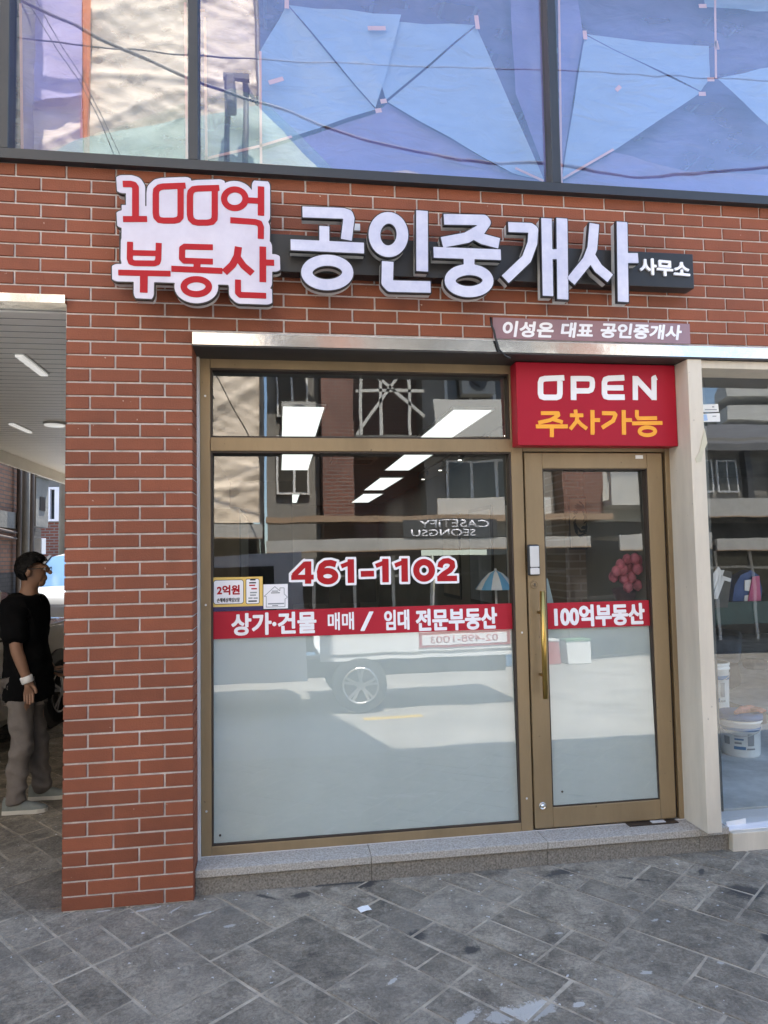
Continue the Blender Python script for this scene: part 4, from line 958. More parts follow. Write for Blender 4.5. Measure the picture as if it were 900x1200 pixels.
# ================================================================== NEIGHBOUR SHOP INTERIOR
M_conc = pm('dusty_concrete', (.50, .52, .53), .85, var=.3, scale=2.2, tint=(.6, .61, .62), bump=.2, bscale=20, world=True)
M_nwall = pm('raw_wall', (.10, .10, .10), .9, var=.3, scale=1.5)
nr = thing('neighbour_room', 'unfinished grey room behind the bare glass front at right', 'room', (6, 3, .1))
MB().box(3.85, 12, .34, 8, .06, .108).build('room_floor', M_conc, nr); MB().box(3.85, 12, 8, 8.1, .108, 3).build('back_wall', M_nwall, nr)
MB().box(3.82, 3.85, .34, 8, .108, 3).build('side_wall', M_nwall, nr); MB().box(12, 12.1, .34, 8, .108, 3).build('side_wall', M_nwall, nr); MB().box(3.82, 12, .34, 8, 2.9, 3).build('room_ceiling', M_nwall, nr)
M_bkt = pm('white_bucket', (.82, .84, .85), .4, var=.06); M_bblue = pm('bucket_blue', (.05, .16, .34), .45, var=.1); M_lid = pm('blue_lid', (.03, .12, .30), .6, var=.12)
def bucket(c, r, h, lid, label):
    t = thing('paint_bucket', label, 'bucket', c, 'paint buckets behind the neighbouring glass'); x, y, z = c
    MB().lathe([(r * .88, 0), (r * .9, .01), (r * .98, h * .86), (r * 1.06, h * .865), (r * 1.06, h * .9), (r, h * .905), (r * 1.01, h * .94), (r * 1.06, h * .95), (r * 1.06, h)], c, 'z', 32).build('bucket_body', M_bkt, t, True)
    MB().lathe([(r * .975, h * .66), (r * .983, h * .665), (r * .993, h * .735), (r * .985, h * .74)], c, 'z', 32).build('blue_band', M_bblue, t, True)
    d = (Vector((CAM[0], CAM[1], 0)) - Vector((x, y, 0))).normalized(); a0 = math.atan2(d.y, d.x)
    for k, (a1, a2, z1, z2) in enumerate(((-.35, .25, .2, .28), (-.3, .05, .34, .39), (-.3, .15, .44, .48), (-.3, 0, .53, .56), (.3, .75, .2, .24), (.35, .7, .3, .6), (-.9, -.55, .3, .5))):
        m = MB(); vs = []
        for q in range(5):
            a = a0 + a1 + (a2 - a1) * q / 4
            for zz in (z1, z2): rr_ = r * (.9 + .08 * zz / .86) + .0025; vs.append((x + rr_ * math.cos(a), y + rr_ * math.sin(a), z + h * zz))
        m.add(vs, [(2 * q, 2 * q + 2, 2 * q + 3, 2 * q + 1) for q in range(4)]); m.build('label_print', M_bblue if k in (0, 2) else M_greyink, t)
    if lid: MB().lathe([(r * 1.09, h * .93), (r * 1.1, h * 1.0), (r * 1.05, h * 1.07), (r * .9, h * 1.08), (.01, h * 1.08)], c, 'z', 32).build('lid', M_lid, t, True)
    else:
        MB().lathe([(r * .95, h * 1.0005), (.01, h * 1.0005)], c, 'z', 24).build('lid', M_bkt, t)
    m = MB(); hz = h * .8; m.tube([(x + r * 1.02 * math.cos(a0 - 1.5), y + r * 1.02 * math.sin(a0 - 1.5), z + hz)] + [(x + r * 1.08 * math.cos(a0 - 1.5 + 3 * q / 8), y + r * 1.08 * math.sin(a0 - 1.5 + 3 * q / 8), z + hz - .07 * math.sin(math.pi * q / 8)) for q in range(1, 8)] + [(x + r * 1.02 * math.cos(a0 + 1.5), y + r * 1.02 * math.sin(a0 + 1.5), z + hz)], .003, 6); m.build('wire_handle', M_return, t)
    return t
p = at(868, 890, Z=.108); bw = abs(at(889, 880, Y=p.y).x - at(846, 880, Y=p.y).x) / 2
hb = at(868, 843, Y=p.y).z - .108
yc = p.y + bw; bw = abs(at(889.5, 860, Y=yc).x - at(846, 860, Y=yc).x) / 2; p = Vector((at(867.5, 860, Y=yc).x, p.y, .108))
bucket((p.x, yc, .108), bw * .95, hb, True, 'front white paint bucket with blue band and blue lid carrying a red glove')
p2 = at(851, 835, Y=p.y + 1.0); 
zb = p2.z
st2 = thing('block_stand', 'low dark block under the rear paint bucket', 'block', (p2.x, p2.y, .108))
bevel(MB().box(p2.x - .26, p2.x + .32, p2.y - .1, p2.y + .5, .108, zb).build('block', M_nwall, st2), .01)
r2 = abs(at(866, 800, Y=p2.y).x - at(838, 800, Y=p2.y).x) / 2
bucket((p2.x, p2.y + r2 + .02, zb), r2, at(852, 778, Y=p2.y).z - zb, False, 'rear white paint bucket with blue label standing behind the lidded one')
g_ = MB(); c = Vector((p.x, p.y + bw * .5, .108 + hb * 1.09 + .012))
g_.tube([c + Vector((-.10, -.03, .0)), c + Vector((-.03, 0, .012)), c + Vector((.05, .02, .012)), c + Vector((.12, .02, .004))], [.014, .026, .03, .018], 9)
for k in range(4): g_.tube([c + Vector((.03 + k * .012, .02, .014)), c + Vector((.07 + k * .016, -.05 + k * .012, .014)), c + Vector((.08 + k * .02, -.08 + k * .012, .004))], [.013, .011, .008], 7)
tag(g_.build('work_glove', pm('red_rubber', (.42, .17, .13), .7, var=.4, scale=30), None, True), 'reddish work glove lying on the blue bucket lid', 'glove')
# things deeper in that room
tg = thing('tote_bag', 'blue tote bag with white and pink lettering behind the neighbouring glass', 'bag', tuple(at(873, 710, Y=2.2)))
P = [at(*q, Y=2.2) for q in ((858, 706), (861, 686), (868, 674), (880, 668), (889, 674), (893, 690), (892, 708), (876, 712))]
MB().prism(P, (0, .12, 0)).build('bag_body', pm('navy_cloth', (.045, .09, .25), .8, var=.2), tg)
MB().prism([at(*q, Y=2.19) for q in ((873, 680), (890, 678), (892, 708), (872, 708), (873, 698), (880, 697), (880, 693), (873, 692))], (0, .008, 0)).build('white_print', M_white, tg)
MB().prism([at(*q, Y=2.18) for q in ((882, 676), (890, 675), (892, 706), (876, 709))], (0, .008, 0)).build('pink_print', pm('pink_print', (.5, .08, .2), .6), tg)
lb = thing('lettered_board', "leaning black board with large white letters 'OT' behind the neighbouring glass", 'board', tuple(at(845, 705, Y=2.0)))
MB().prism([at(*q, Y=2.05) for q in ((833, 668), (858, 670), (853, 712), (828, 712))], (0, .02, 0)).build('board', M_dark, lb)
for qs in ([(836, 672), (842, 664), (845, 668), (834, 700), (830, 700)], [(845, 668), (849, 668), (838, 702), (835, 702)], [(845, 674), (857, 678), (856, 682), (849, 680), (841, 702), (837, 702), (846, 679)]):
    MB().prism([at(*q, Y=2.03) for q in qs], (0, .012, 0)).build('letter', M_white, lb)
bn = thing('green_bench', 'dark green bench with clutter under it deep behind the neighbouring glass', 'bench', tuple(at(870, 790, Y=2.6)))
a, b_ = at(832, 706, Y=2.1), at(905, 730, Y=2.1)
M_grn = pm('dark_green', (.018, .05, .046), .6, var=.2)
MB().box(a.x, b_.x + 2, 2.1, 2.9, b_.z, a.z - .005).build('bench_top', M_grn, bn)
for x in (a.x + .05, a.x + .75, a.x + 1.5, b_.x + 1.9): MB().box(x, x + .06, 2.3, 2.36, .108, b_.z - .001).build('leg', M_dark, bn)
rr = random.Random(4)
M_clut = [pm('clutter_a', (.12, .13, .15), .8, var=.4), pm('clutter_b', (.20, .20, .20), .8, var=.3), pm('clutter_c', (.07, .10, .16), .7, var=.4), M_dark]
WHICH = ['first', 'second', 'third', 'fourth', 'fifth', 'sixth', 'seventh']
for k in range(7):
    x = a.x + .25 + k * .3; y = rr.uniform(2.9, 4.2); sx_, sy_, sz_ = rr.uniform(.15, .4), rr.uniform(.15, .3), rr.uniform(.1, .32)
    t = MB().box(-sx_ / 2, sx_ / 2, -sy_ / 2, sy_ / 2, 0, sz_).build('material_sack', M_clut[k % 4]); t.location = (x, y, .11 + (k % 3) * .2); t.rotation_euler = (rr.uniform(-.15, .15), rr.uniform(-.15, .15), rr.uniform(0, 3))
    bevel(t, .05, 3); tag(t, ['navy grey', 'mid grey', 'dark blue', 'near black'][k % 4] + ' slumped sack of material behind the green bench, ' + WHICH[k] + ' from the cream post', 'sack', 'sacks heaped in the neighbouring room')

# ================================================================== PASSAGE
M_slat = pm('slat_white', (.84, .81, .76), .4, .0, var=.05, scale=2)
pc = thing('passage_ceiling', 'white slatted metal ceiling over the passage left of the pier', 'ceiling', (-.8, 4, 2.9))
cache = MB().box(-1.03, 1.03, -.0475, .0475, -.010, .0).mesh('ceiling_slat', M_slat); y = .175; k = 0
while y < 7.5: link('ceiling_slat', cache, pc, (-.79, y, 2.905)); y += .111; k += 1
MB().box(-1.82, .245, .12, 7.55, 2.925, 2.955).build('ceiling_void', M_black, pc)
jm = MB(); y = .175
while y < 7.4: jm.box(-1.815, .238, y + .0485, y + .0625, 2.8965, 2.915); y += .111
jm.build('shadow_line_strip', M_frame_dk, pc)  # dark flush strips painted in as the shadow lines between slats
MB().box(-1.86, -1.825, .12, 7.6, 2.76, 2.93).build('side_fascia', M_slat, pc); MB().box(-1.82, .245, 7.56, 7.6, 2.80, 2.95).build('end_fascia', M_slat, pc)
pwl = thing('passage_wall', 'plain plastered side wall of the passage hidden behind the brick pier', 'wall', (.3, 4, 0))
MB().box(.25, .44, .325, 8, -.02, 2.953).build('wall_face', M_wallg, pwl)
M_cargl_ = pm('house_pane', (.02, .025, .03), .06, var=.1)
M_tubew = pm('lamp_white', (.80, .79, .76), .3, var=.02, emit=(1, .98, .94), estr=.12)
for (p0, p1, lab) in (((22, 417), (52, 440), 'nearer slim white bar lamp across the slats of the passage ceiling'), ((13, 497), (35, 507), 'farther slim white bar lamp low in the passage ceiling')):
    a, b_ = at(*p0, Z=2.88), at(*p1, Z=2.88)
    t = thing('bar_lamp', lab, 'lamp', tuple(a), 'bar lamps in the passage ceiling')
    MB().bar(a, b_, .045, .012, up=(0, 0, 1)).build('diffuser', M_tubew, t); MB().bar(a + Vector((0, 0, .0115)), b_ + Vector((0, 0, .0115)), .07, .004, up=(0, 0, 1)).build('lamp_base', M_return, t)
c = at(64, 497, Z=2.885); t = thing('round_ceiling_lamp', 'round flat lamp on the passage ceiling near the pier', 'lamp', tuple(c))
MB().lathe([(.09, .0085), (.09, -.012), (.08, -.02), (.02, -.022)], tuple(c), 'z', 28).build('diffuser', M_tubew, t, True); MB().lathe([(.097, .0085), (.097, -.008)], tuple(c), 'z', 28).build('rim', M_return, t)

nb2 = thing('sky_blocker_house', 'plain rendered house added out of view left of the passage to block sky light', 'house', (-5, 1.5, 0))
MB().box(-10, -2.25, -.1, 3.15, -.02, 9).build('wall', M_wallg, nb2); MB().box(-10.1, -2.24, -.15, 3.16, 9.001, 9.2).build('roof', M_return, nb2)  # unseen house, added to keep sky light out of the passage
f = MB().box(-4.6, -3.2, -.14, -.101, 1.0, 2.3).build('window', M_frame_dk, nb2); MB().box(-4.55, -3.25, -.148, -.141, 1.05, 2.25).build('pane', M_cargl_, f)
# ---- old brick building beside the alley
M_old = brickmat('old_brick', (.22, .105, .06), (.15, .07, .042), (.09, .075, .06), .2, .068, .01, 'y')
M_olddk = brickmat('dark_brick', (.045, .042, .04), (.034, .032, .031), (.024, .023, .022), .2, .068, .01, 'y')
M_cc = pm('grey_cement', (.15, .145, .13), .9, var=.25, scale=1.5, bump=.3, bscale=20, world=True)
M_pipe = pm('brown_pipe', (.06, .045, .038), .6, var=.3)
ob = thing('old_brick_building', 'old soot stained brick building along the alley beyond the passage', 'building', (-3.6, 7, 0))
xw = -3.15
MB().box(-8, xw, 3.2, 9.3, 2.45, 6.5).build('upper_wall', M_old, ob); MB().box(-8, xw + .05, 3.2, 9.35, 2.18, 2.449).build('cement_band', M_cc, ob)
MB().box(-8, xw, 3.2, 9.3, 1.45, 2.179).build('middle_wall', M_old, ob); MB().box(-8, xw + .01, 3.2, 9.31, -.02, 1.449).build('base_wall', M_olddk, ob)
MB().box(-4.2, xw + .12, 9.9, 10.6, 2.25, 3.15).build('meter_box', M_cc, ob); MB().box(xw + .121, xw + .13, 10.1, 10.4, 2.55, 2.8).build('vent_opening', M_black, ob)
MB().box(-4.2, xw + .16, 9.85, 10.65, 3.151, 3.22).build('box_cap', M_cc, ob)
for y, r_, z1 in ((9.15, .04, 6), (9.45, .07, 5.4), (9.75, .05, 6)): MB().tube([(xw + .09, y, .0), (xw + .09, y, z1)], r_, 10).build('drain_pipe', M_pipe if y != 9.45 else M_cc, ob, True)
for z in (2.1, 2.0): MB().tube([(xw + .05, 3.3, z + .25), (xw + .07, 6, z + .16), (xw + .07, 9.3, z)], .018, 6).build('wall_cable', M_pipe, ob, True)
MB().box(-4.4, xw - .1, 9.36, 10.9, -.02, 2.24).build('rear_wall', M_olddk, ob)
bevel(MB().box(xw - .099, xw + .1, 10.3, 10.55, 1.75, 2.05).build('electric_meter', M_return, ob), .01)
# ---- red brick house at the end with a white window
M_redh = brickmat('house_brick', (.20, .065, .04), (.16, .05, .033), (.2, .18, .16), .22, .075, .012)
rh = thing('red_brick_house', 'red brick house with a white framed window closing the view past the alley', 'house', (-4, 17, 0))
wa, wb = at(56.5, 571, Y=16), at(70, 611, Y=16); wx0, wx1, wz0, wz1 = wa.x, wb.x, wb.z, wa.z
MB().box(-9, 2.5, 16, 22, -.02, wz0).build('lower_wall', M_redh, rh); MB().box(-9, wx0, 16, 22, wz0 + .001, wz1).build('side_wall', M_redh, rh); MB().box(wx1, 2.5, 16, 22, wz0 + .001, wz1).build('side_wall', M_redh, rh)
MB().box(-9, 2.5, 16, 22, wz1 + .001, 4.1).build('upper_wall', M_cc, rh); MB().box(-9, 2.5, 16.01, 22, 4.101, 7).build('top_wall', M_redh, rh); MB().box(-9.2, 2.7, 15.7, 22, 7.001, 7.2).build('roof', M_redh, rh)
m = MB(); t = .06; m.box(wx0, wx1, 15.95, 16.1, wz0 + .002, wz0 + t); m.box(wx0, wx1, 15.95, 16.1, wz1 - t, wz1); m.box(wx0, wx0 + t, 15.95, 16.1, wz0 + t, wz1 - t); m.box(wx1 - t - .06, wx1, 15.95, 16.1, wz0 + t, wz1 - t)
wf = m.build('window_frame', M_white, rh); MB().box(wx0 + t, wx1 - t, 16.12, 16.15, wz0 + t, wz1 - t).build('window_pane', pm('dim_pane', (.05, .07, .075), .08, var=.2), wf)
pl = thing('utility_pole', 'grey concrete utility pole standing in the alley just left of the pier edge', 'pole', (-3.0, 12.6, 0))
qx = at(74.5, 600, Y=12.6).x
MB().tube([(qx, 12.6, -.02), (qx, 12.6, 8)], [.10, .08], 14).build('shaft', M_cc, pl, True); MB().box(qx + .1, qx + .2, 12.5, 12.7, 2.4, 2.75).build('junction_box', M_cream, pl)
yard = struct(MB().box(-8, 2, 8.25, 15.8, -.029, -.004).build('yard', pm('pale_yard', (.52, .49, .43), .9, var=.2, scale=2)))

# ---- cars
M_tyre = pm('tyre', (.02, .02, .02), .85, var=.2); M_rim = pm('alloy', (.55, .55, .56), .25, .9, var=.05)
M_cargl = pm('car_glass', (.02, .025, .03), .04, var=.1, coat=1.0); M_trim = pm('car_trim', (.015, .015, .016), .5, var=.1)
def wheel(x, y, r, wd, parent, side, spokes=5, T=None):
    a = Vector((0, 0, 0))
    def mk(m, nm, mat, par, sm=True):
        if T is not None: m.v = [tuple(T @ Vector(v)) for v in m.v]
        return m.build(nm, mat, par, sm)
    m = MB().lathe([(r * .62, -wd / 2), (r * .93, -wd / 2), (r, -wd * .36), (r, wd * .36), (r * .93, wd / 2), (r * .62, wd / 2)], (x, y, r), 'y', 28); tyre = mk(m, 'wheel', M_tyre, parent)
    m = MB(); yo = y + side * wd * .53
    m.tube([(x + r * .63 * math.cos(t), yo, r + r * .63 * math.sin(t)) for t in [2 * math.pi * k / 24 for k in range(25)]], r * .035, 6, False)
    for k in range(spokes):
        t = 2 * math.pi * k / spokes + .3
        for dt in (-.16, .16):
            m.bar((x + r * .1 * math.cos(t), yo, r + r * .1 * math.sin(t)), (x + r * .62 * math.cos(t + dt), yo - side * .01, r + r * .62 * math.sin(t + dt)), .03, r * .12, up=(0, 1, 0))
    m.lathe([(r * .16, -.02), (r * .16, .012)], (x, yo, r), 'y', 14); mk(m, 'rim', M_rim, tyre, False)
    return tyre
def loft_car(root, T, sta, paint, glass_m):
    """stations along +x: (x, z_low, z_belt, z_roof, half width, half roof width, is_cabin)"""
    def ring(s_):
        x, zl, zb, zr, hw, hr, cab = s_
        if cab: h = [(0, zl), (hw * .86, zl), (hw * .98, zl + .12), (hw, (zl + zb) * .5), (hw * .985, zb - .08), (hw * .95, zb), (hr, zr - .05), (hr * .86, zr - .01), (hr * .4, zr + .012), (0, zr + .015)]
        else: h = [(0, zl), (hw * .86, zl), (hw * .98, zl + .12), (hw, (zl + zb) * .5), (hw * .985, zb - .08), (hw * .95, zb - .01), (hw * .88, zb + .015), (hw * .7, zb + .03), (hw * .35, zb + .045), (0, zb + .05)]
        return [(x, y, z) for y, z in h], [(x, -y, z) for y, z in h]
    body, gl = MB(), MB(); R_ = [ring(s_) for s_ in sta]; n = 10
    for i in range(len(sta) - 1):
        ca_, cb_ = sta[i][6], sta[i + 1][6]
        for sd in (0, 1):
            A_, B_ = R_[i][sd], R_[i + 1][sd]
            for j in range(n - 1):
                q = [A_[j], A_[j + 1], B_[j + 1], B_[j]]
                isg = (ca_ and cb_ and j == 5 and ca_ != 2 and cb_ != 2) or (bool(ca_) != bool(cb_) and j >= 6)
                (gl if isg else body).add(q, [(0, 1, 2, 3)])
    for e in (0, -1): body.add(R_[e][0] + R_[e][1][::-1], [tuple(range(20))])
    for m, nm, mt in ((body, 'body', paint), (gl, 'window_glass', glass_m)):
        m.v = [tuple(T @ Vector(v)) for v in m.v]; me = m.mesh(nm, mt)
        bm = bmesh.new(); bm.from_mesh(me); bmesh.ops.remove_doubles(bm, verts=bm.verts, dist=.0005)
        if nm == 'body': bmesh.ops.subdivide_edges(bm, edges=bm.edges[:], cuts=1, smooth=.6, use_grid_fill=True)
        bmesh.ops.recalc_face_normals(bm, faces=bm.faces); bm.to_mesh(me); bm.free()
        for p in me.polygons: p.use_smooth = True
        o = link(nm, me, root)
M_silver_p = pm('silver_car_paint', (.74, .72, .67), .2, .1, var=.03, coat=1.0); M_white_p = pm('white_car_paint', (.78, .79, .80), .25, .0, var=.02, coat=1.0)  # silver paint is lightened in place of sunlit surroundings it would reflect
sed = [(-2.3, .35, .62, .62, .70, .6, 0), (-2.15, .2, .74, .74, .82, .6, 0), (-1.6, .18, .86, .86, .89, .6, 0), (-1.0, .18, .92, .92, .90, .6, 0), (-.35, .18, .95, 1.36, .91, .60, 1), (.3, .18, .95, 1.44, .91, .62, 1), (.36, .18, .95, 1.44, .91, .62, 1), (.9, .18, .96, 1.40, .91, .60, 1), (1.25, .18, .97, 1.28, .91, .58, 1), (1.62, .18, .99, 1.0, .90, .6, 0), (2.1, .2, .98, .98, .86, .6, 0), (2.3, .3, .9, .9, .78, .6, 0)]
T = Matrix.Translation((-1.98, 2.75, 0)) @ Matrix.Rotation(R(84), 4, 'Z')
c1 = thing('parked_car', 'silver saloon car, paint lightened for reflected sunlight, parked in the passage behind the man in black', 'car', tuple(T @ Vector((0, 0, 0))), 'cars parked beyond the passage')
loft_car(c1, T, sed, M_silver_p, M_cargl)
for x in (-1.4, 1.4):
    for sd in (-1, 1): wheel(x, sd * .80, .33, .22, c1, sd, T=T)
    for sd in (-1, 1):
        m = MB().lathe([(.40, -.012), (.40, .012), (.30, .012)], (x, sd * .898, .35), 'y', 26); m.v = [tuple(T @ Vector(v)) for v in m.v]; m.build('wheel_arch', M_trim, c1)
for sd in (-1, 1):
    m = MB().bar((-.85, sd * .875, .965), (1.6, sd * .87, 1.005), .012, .022); m.v = [tuple(T @ Vector(v)) for v in m.v]; m.build('waist_moulding', M_chrome, c1)
    m = MB().bar((.33, sd * .87, .97), (.33, sd * .625, 1.40), .04, .02); m.v = [tuple(T @ Vector(v)) for v in m.v]; m.build('door_pillar', M_trim, c1)
    m = MB().bar((1.18, sd * .885, .80), (1.0, sd * .905, .80), .02, .03); m.v = [tuple(T @ Vector(v)) for v in m.v]; m.build('door_handle', M_chrome, c1)
    m = MB().box(1.95, 2.24, sd * .78 - .1, sd * .78 + .1, .75, .9); m.v = [tuple(T @ Vector(v)) for v in m.v]; m.build('tail_lamp', M_signred, c1)
van = [(-2.2, .4, .8, .8, .75, .6, 0), (-2.1, .25, .95, .95, .85, .6, 0), (-1.5, .22, 1.08, 1.08, .9, .6, 0), (-1.0, .22, 1.12, 1.12, .92, .6, 0), (-.2, .22, 1.14, 1.72, .92, .72, 1), (.6, .22, 1.14, 1.8, .92, .74, 1), (1.9, .22, 1.14, 1.74, .9, .72, 1), (2.15, .3, 1.1, 1.3, .86, .7, 2), (2.2, .4, 1.0, 1.0, .8, .6, 0)]
M_screen_refl = pm('sky_reflection_screen', (.09, .17, .30), .2, .0, var=.03, spec=.3); M_van_p = pm('van_paint', (.34, .35, .36), .3, .0, var=.02, coat=.5)  # blue of the reflected sky is put into the windscreen colour
T = Matrix.Translation((-2.35, 11.0, 0)) @ Matrix.Rotation(R(84), 4, 'Z')
c2 = thing('parked_van', 'white van with windscreen painted pale blue for reflected sky, facing the passage from the sunny yard', 'van', tuple(T @ Vector((0, 0, 0))), 'cars parked beyond the passage')
loft_car(c2, T, van, M_van_p, M_screen_refl)
for x in (-1.4, 1.4):
    for sd in (-1, 1): wheel(x, sd * .80, .34, .22, c2, sd, T=T)
m = MB().bar((-.98, -.75, 1.165), (-.95, .75, 1.165), .05, .02); m.v = [tuple(T @ Vector(v)) for v in m.v]; m.build('wiper_cowl', M_trim, c2)
for sd in (-1, 1):
    m = MB().bar((-1.0, sd * .82, 1.15), (-.2, sd * .70, 1.72), .06, .03); m.v = [tuple(T @ Vector(v)) for v in m.v]; m.build('windscreen_pillar', M_trim, c2)
    m = MB().box(-2.2, -2.05, sd * .6 - .14, sd * .6 + .14, .72, .9); m.v = [tuple(T @ Vector(v)) for v in m.v]; m.build('headlight', M_chrome, c2)
    m = MB().box(-.75, -.6, sd * 1.02 - .1, sd * 1.02 + .1, 1.12, 1.3); m.v = [tuple(T @ Vector(v)) for v in m.v]; m.build('side_mirror', M_white_p, c2)

# ================================================================== PERSON
M_skin = pm('skin', (.25, .135, .085), .55, var=.08, scale=12); M_shirt = pm('black_cotton', (.004, .004, .0045), .95, var=.3, scale=15, bump=.2, bscale=25, spec=.1)
M_pants = pm('taupe_trousers', (.165, .145, .132), .9, var=.15, scale=10, bump=.25, bscale=18); M_hair = pm('black_hair', (.004, .0035, .0035), .6, var=.4, scale=30, bump=.5, bscale=90, spec=.2)
M_shoe = pm('grey_canvas', (.19, .21, .20), .85, var=.15, scale=20); M_sole = pm('pale_sole', (.55, .53, .48), .7, var=.1); M_band = pm('white_wristband', (.72, .71, .69), .8, var=.05)
from mathutils import noise as mn0
def skin(name, chains, mat, parent, sub=2, folds=0):
    """chains of (point, radius) joined at shared points, grown into one surface"""
    V, E, RD = [], [], []; idx = {}
    def vid(p, r):
        k = tuple(round(c_, 4) for c_ in p)
        if k not in idx: idx[k] = len(V); V.append(p); RD.append(r if isinstance(r, tuple) else (r, r))
        return idx[k]
    for ch in chains:
        ids = [vid(p, r) for p, r in ch]
        E += [(a, b_) for a, b_ in zip(ids[:-1], ids[1:])]
    me = bpy.data.meshes.new('sk'); me.from_pydata(V, E, []); o = bpy.data.objects.new('sk', me); COL.objects.link(o)
    sk = o.modifiers.new('skin', 'SKIN'); sk.use_smooth_shade = True
    for i, d in enumerate(me.skin_vertices[0].data): d.radius = RD[i]; d.use_root = (i == 0)
    ss = o.modifiers.new('sub', 'SUBSURF'); ss.levels = sub; ss.render_levels = sub
    me = evalmesh(o, name, mat, True)
    if folds:
        for v in me.vertices:
            f = mn0.noise((v.co.x * 7, v.co.y * 7, v.co.z * 4.5)) + .7 * (1 - abs(mn0.noise((v.co.x * 9 + v.co.z * 6, v.co.y * 9, v.co.z * 8)))) ** 3 - .35
            v.co += v.normal * f * folds
    return link(name, me, parent)
px0, py0 = -.42, 1.55
pe = thing('person', 'person in black tee, taupe trousers and grey shoes standing in the passage holding a phone', 'person', (px0, py0, 0))
def hand(wr, d, up_, side, curl):
    """palm, four unequal curled fingers and a side thumb as chains from the wrist"""
    d = d.normalized(); s_ = side.normalized(); n = d.cross(s_).normalized()
    palm = wr + d * .055
    ch = [[(tuple(wr), .022), (tuple(palm), (.030, .017))]]
    for k, (off, ln) in enumerate(((.024, .072), (.008, .080), (-.009, .074), (-.024, .058))):
        b0 = palm + s_ * off + d * .02; b1 = b0 + (d * math.cos(curl * .5) + n * math.sin(curl * .5)) * ln * .45; b2 = b1 + (d * math.cos(curl) + n * math.sin(curl)) * ln * .32; b3 = b2 + (d * math.cos(curl * 1.5) + n * math.sin(curl * 1.5)) * ln * .25
        ch.append([(tuple(palm), (.030, .017)), (tuple(b0), .0095), (tuple(b1), .009), (tuple(b2), .0082), (tuple(b3), .007)])
    t0 = wr + d * .028 + s_ * .024; t1 = t0 + d * .03 + s_ * .02 + n * .008; t2 = t1 + d * .03 + s_ * .002 + n * .008
    ch.append([(tuple(wr), .022), (tuple(t0), .013), (tuple(t1), .0105), (tuple(t2), .008)])
    return ch
hipL, hipR = Vector((-.44, 1.64, .88)), Vector((-.44, 1.46, .88))
pel = Vector((-.44, 1.55, .93)); che = Vector((-.43, 1.55, 1.25)); nb_ = Vector((-.425, 1.55, 1.42))
shR, shL = Vector((-.445, 1.37, 1.365)), Vector((-.43, 1.73, 1.365))
elR, elL = Vector((-.425, 1.335, 1.08)), Vector((-.43, 1.77, 1.08)); wrR, wrL = Vector((-.355, 1.345, .865)), Vector((-.315, 1.69, .88))
anR, anL = Vector((-.45, 1.44, .10)), Vector((-.375, 1.70, .10)); knR, knL = Vector((-.425, 1.455, .48)), Vector((-.40, 1.655, .49))
hd_ = Vector((-.385, 1.55, 1.585))
ch = [[(tuple(pel), (.13, .11)), (tuple((pel + che) / 2), (.135, .105)), (tuple(che), (.15, .11)), (tuple(nb_), .056), (tuple(Vector((-.420, 1.55, 1.475))), .047), (tuple(hd_ + Vector((-.004, 0, -.045))), (.070, .080)), (tuple(hd_ + Vector((-.012, 0, .025))), (.088, .100)), (tuple(hd_ + Vector((-.016, 0, .080))), (.072, .086))],
      [(tuple(che), (.15, .11)), (tuple(shR), .062), (tuple((shR + elR) / 2), .05), (tuple(elR), .041), (tuple((elR * .6 + wrR * .4)), .039), (tuple(wrR), .026)],
      [(tuple(che), (.15, .11)), (tuple(shL), .062), (tuple((shL + elL) / 2), .05), (tuple(elL), .041), (tuple((elL * .6 + wrL * .4)), .039), (tuple(wrL), .026)],
      [(tuple(pel), (.13, .11)), (tuple(hipR), .085), (tuple(knR), .058), (tuple(anR), .034)],
      [(tuple(pel), (.13, .11)), (tuple(hipL), .085), (tuple(knL), .058), (tuple(anL), .034)]]
# hands: near one relaxed at the thigh, far one forward round the phone
ch += [[(tuple(p), r if isinstance(r, tuple) else r) for p, r in c_] for c_ in hand(wrR, Vector((.10, -.005, -.99)), None, Vector((.95, 0.1, .1)), .45)]
ch += [[(tuple(p), r if isinstance(r, tuple) else r) for p, r in c_] for c_ in hand(wrL, Vector((.85, -.25, -.25)), None, Vector((.0, .75, .6)), .8)]
# chin, brow, nose and mouth
ch += [[(tuple(hd_ + Vector((-.004, 0, -.045))), (.070, .080)), (tuple(hd_ + Vector((.044, 0, -.092))), .040), (tuple(hd_ + Vector((.070, 0, -.100))), .022)],
       [(tuple(hd_ + Vector((-.012, 0, .025))), (.088, .100)), (tuple(hd_ + Vector((.084, 0, -.008))), .018), (tuple(hd_ + Vector((.112, 0, -.032))), .012)],
       [(tuple(hd_ + Vector((-.004, 0, -.045))), (.070, .080)), (tuple(hd_ + Vector((.084, 0, -.066))), .015)]]
bd = skin('body', ch, M_skin, pe, 2)
for sd in (-1, 1):
    m = MB().lathe([(.008, -.008), (.024, -.004), (.030, .004), (.022, .010), (.012, .004)], (hd_.x - .012, hd_.y + sd * .092, hd_.z - .018), 'y', 16); m.v = [(hd_.x - .012 + (v[0] - hd_.x + .012) * .65, v[1], v[2]) for v in m.v]; m.build('ear', M_skin, pe, True)
    MB().lathe([(.004, 0), (.010, .004), (.012, .010)], (hd_.x + .072, hd_.y + sd * .034, hd_.z + .003), 'x', 10).build('eye', M_white, pe, True)
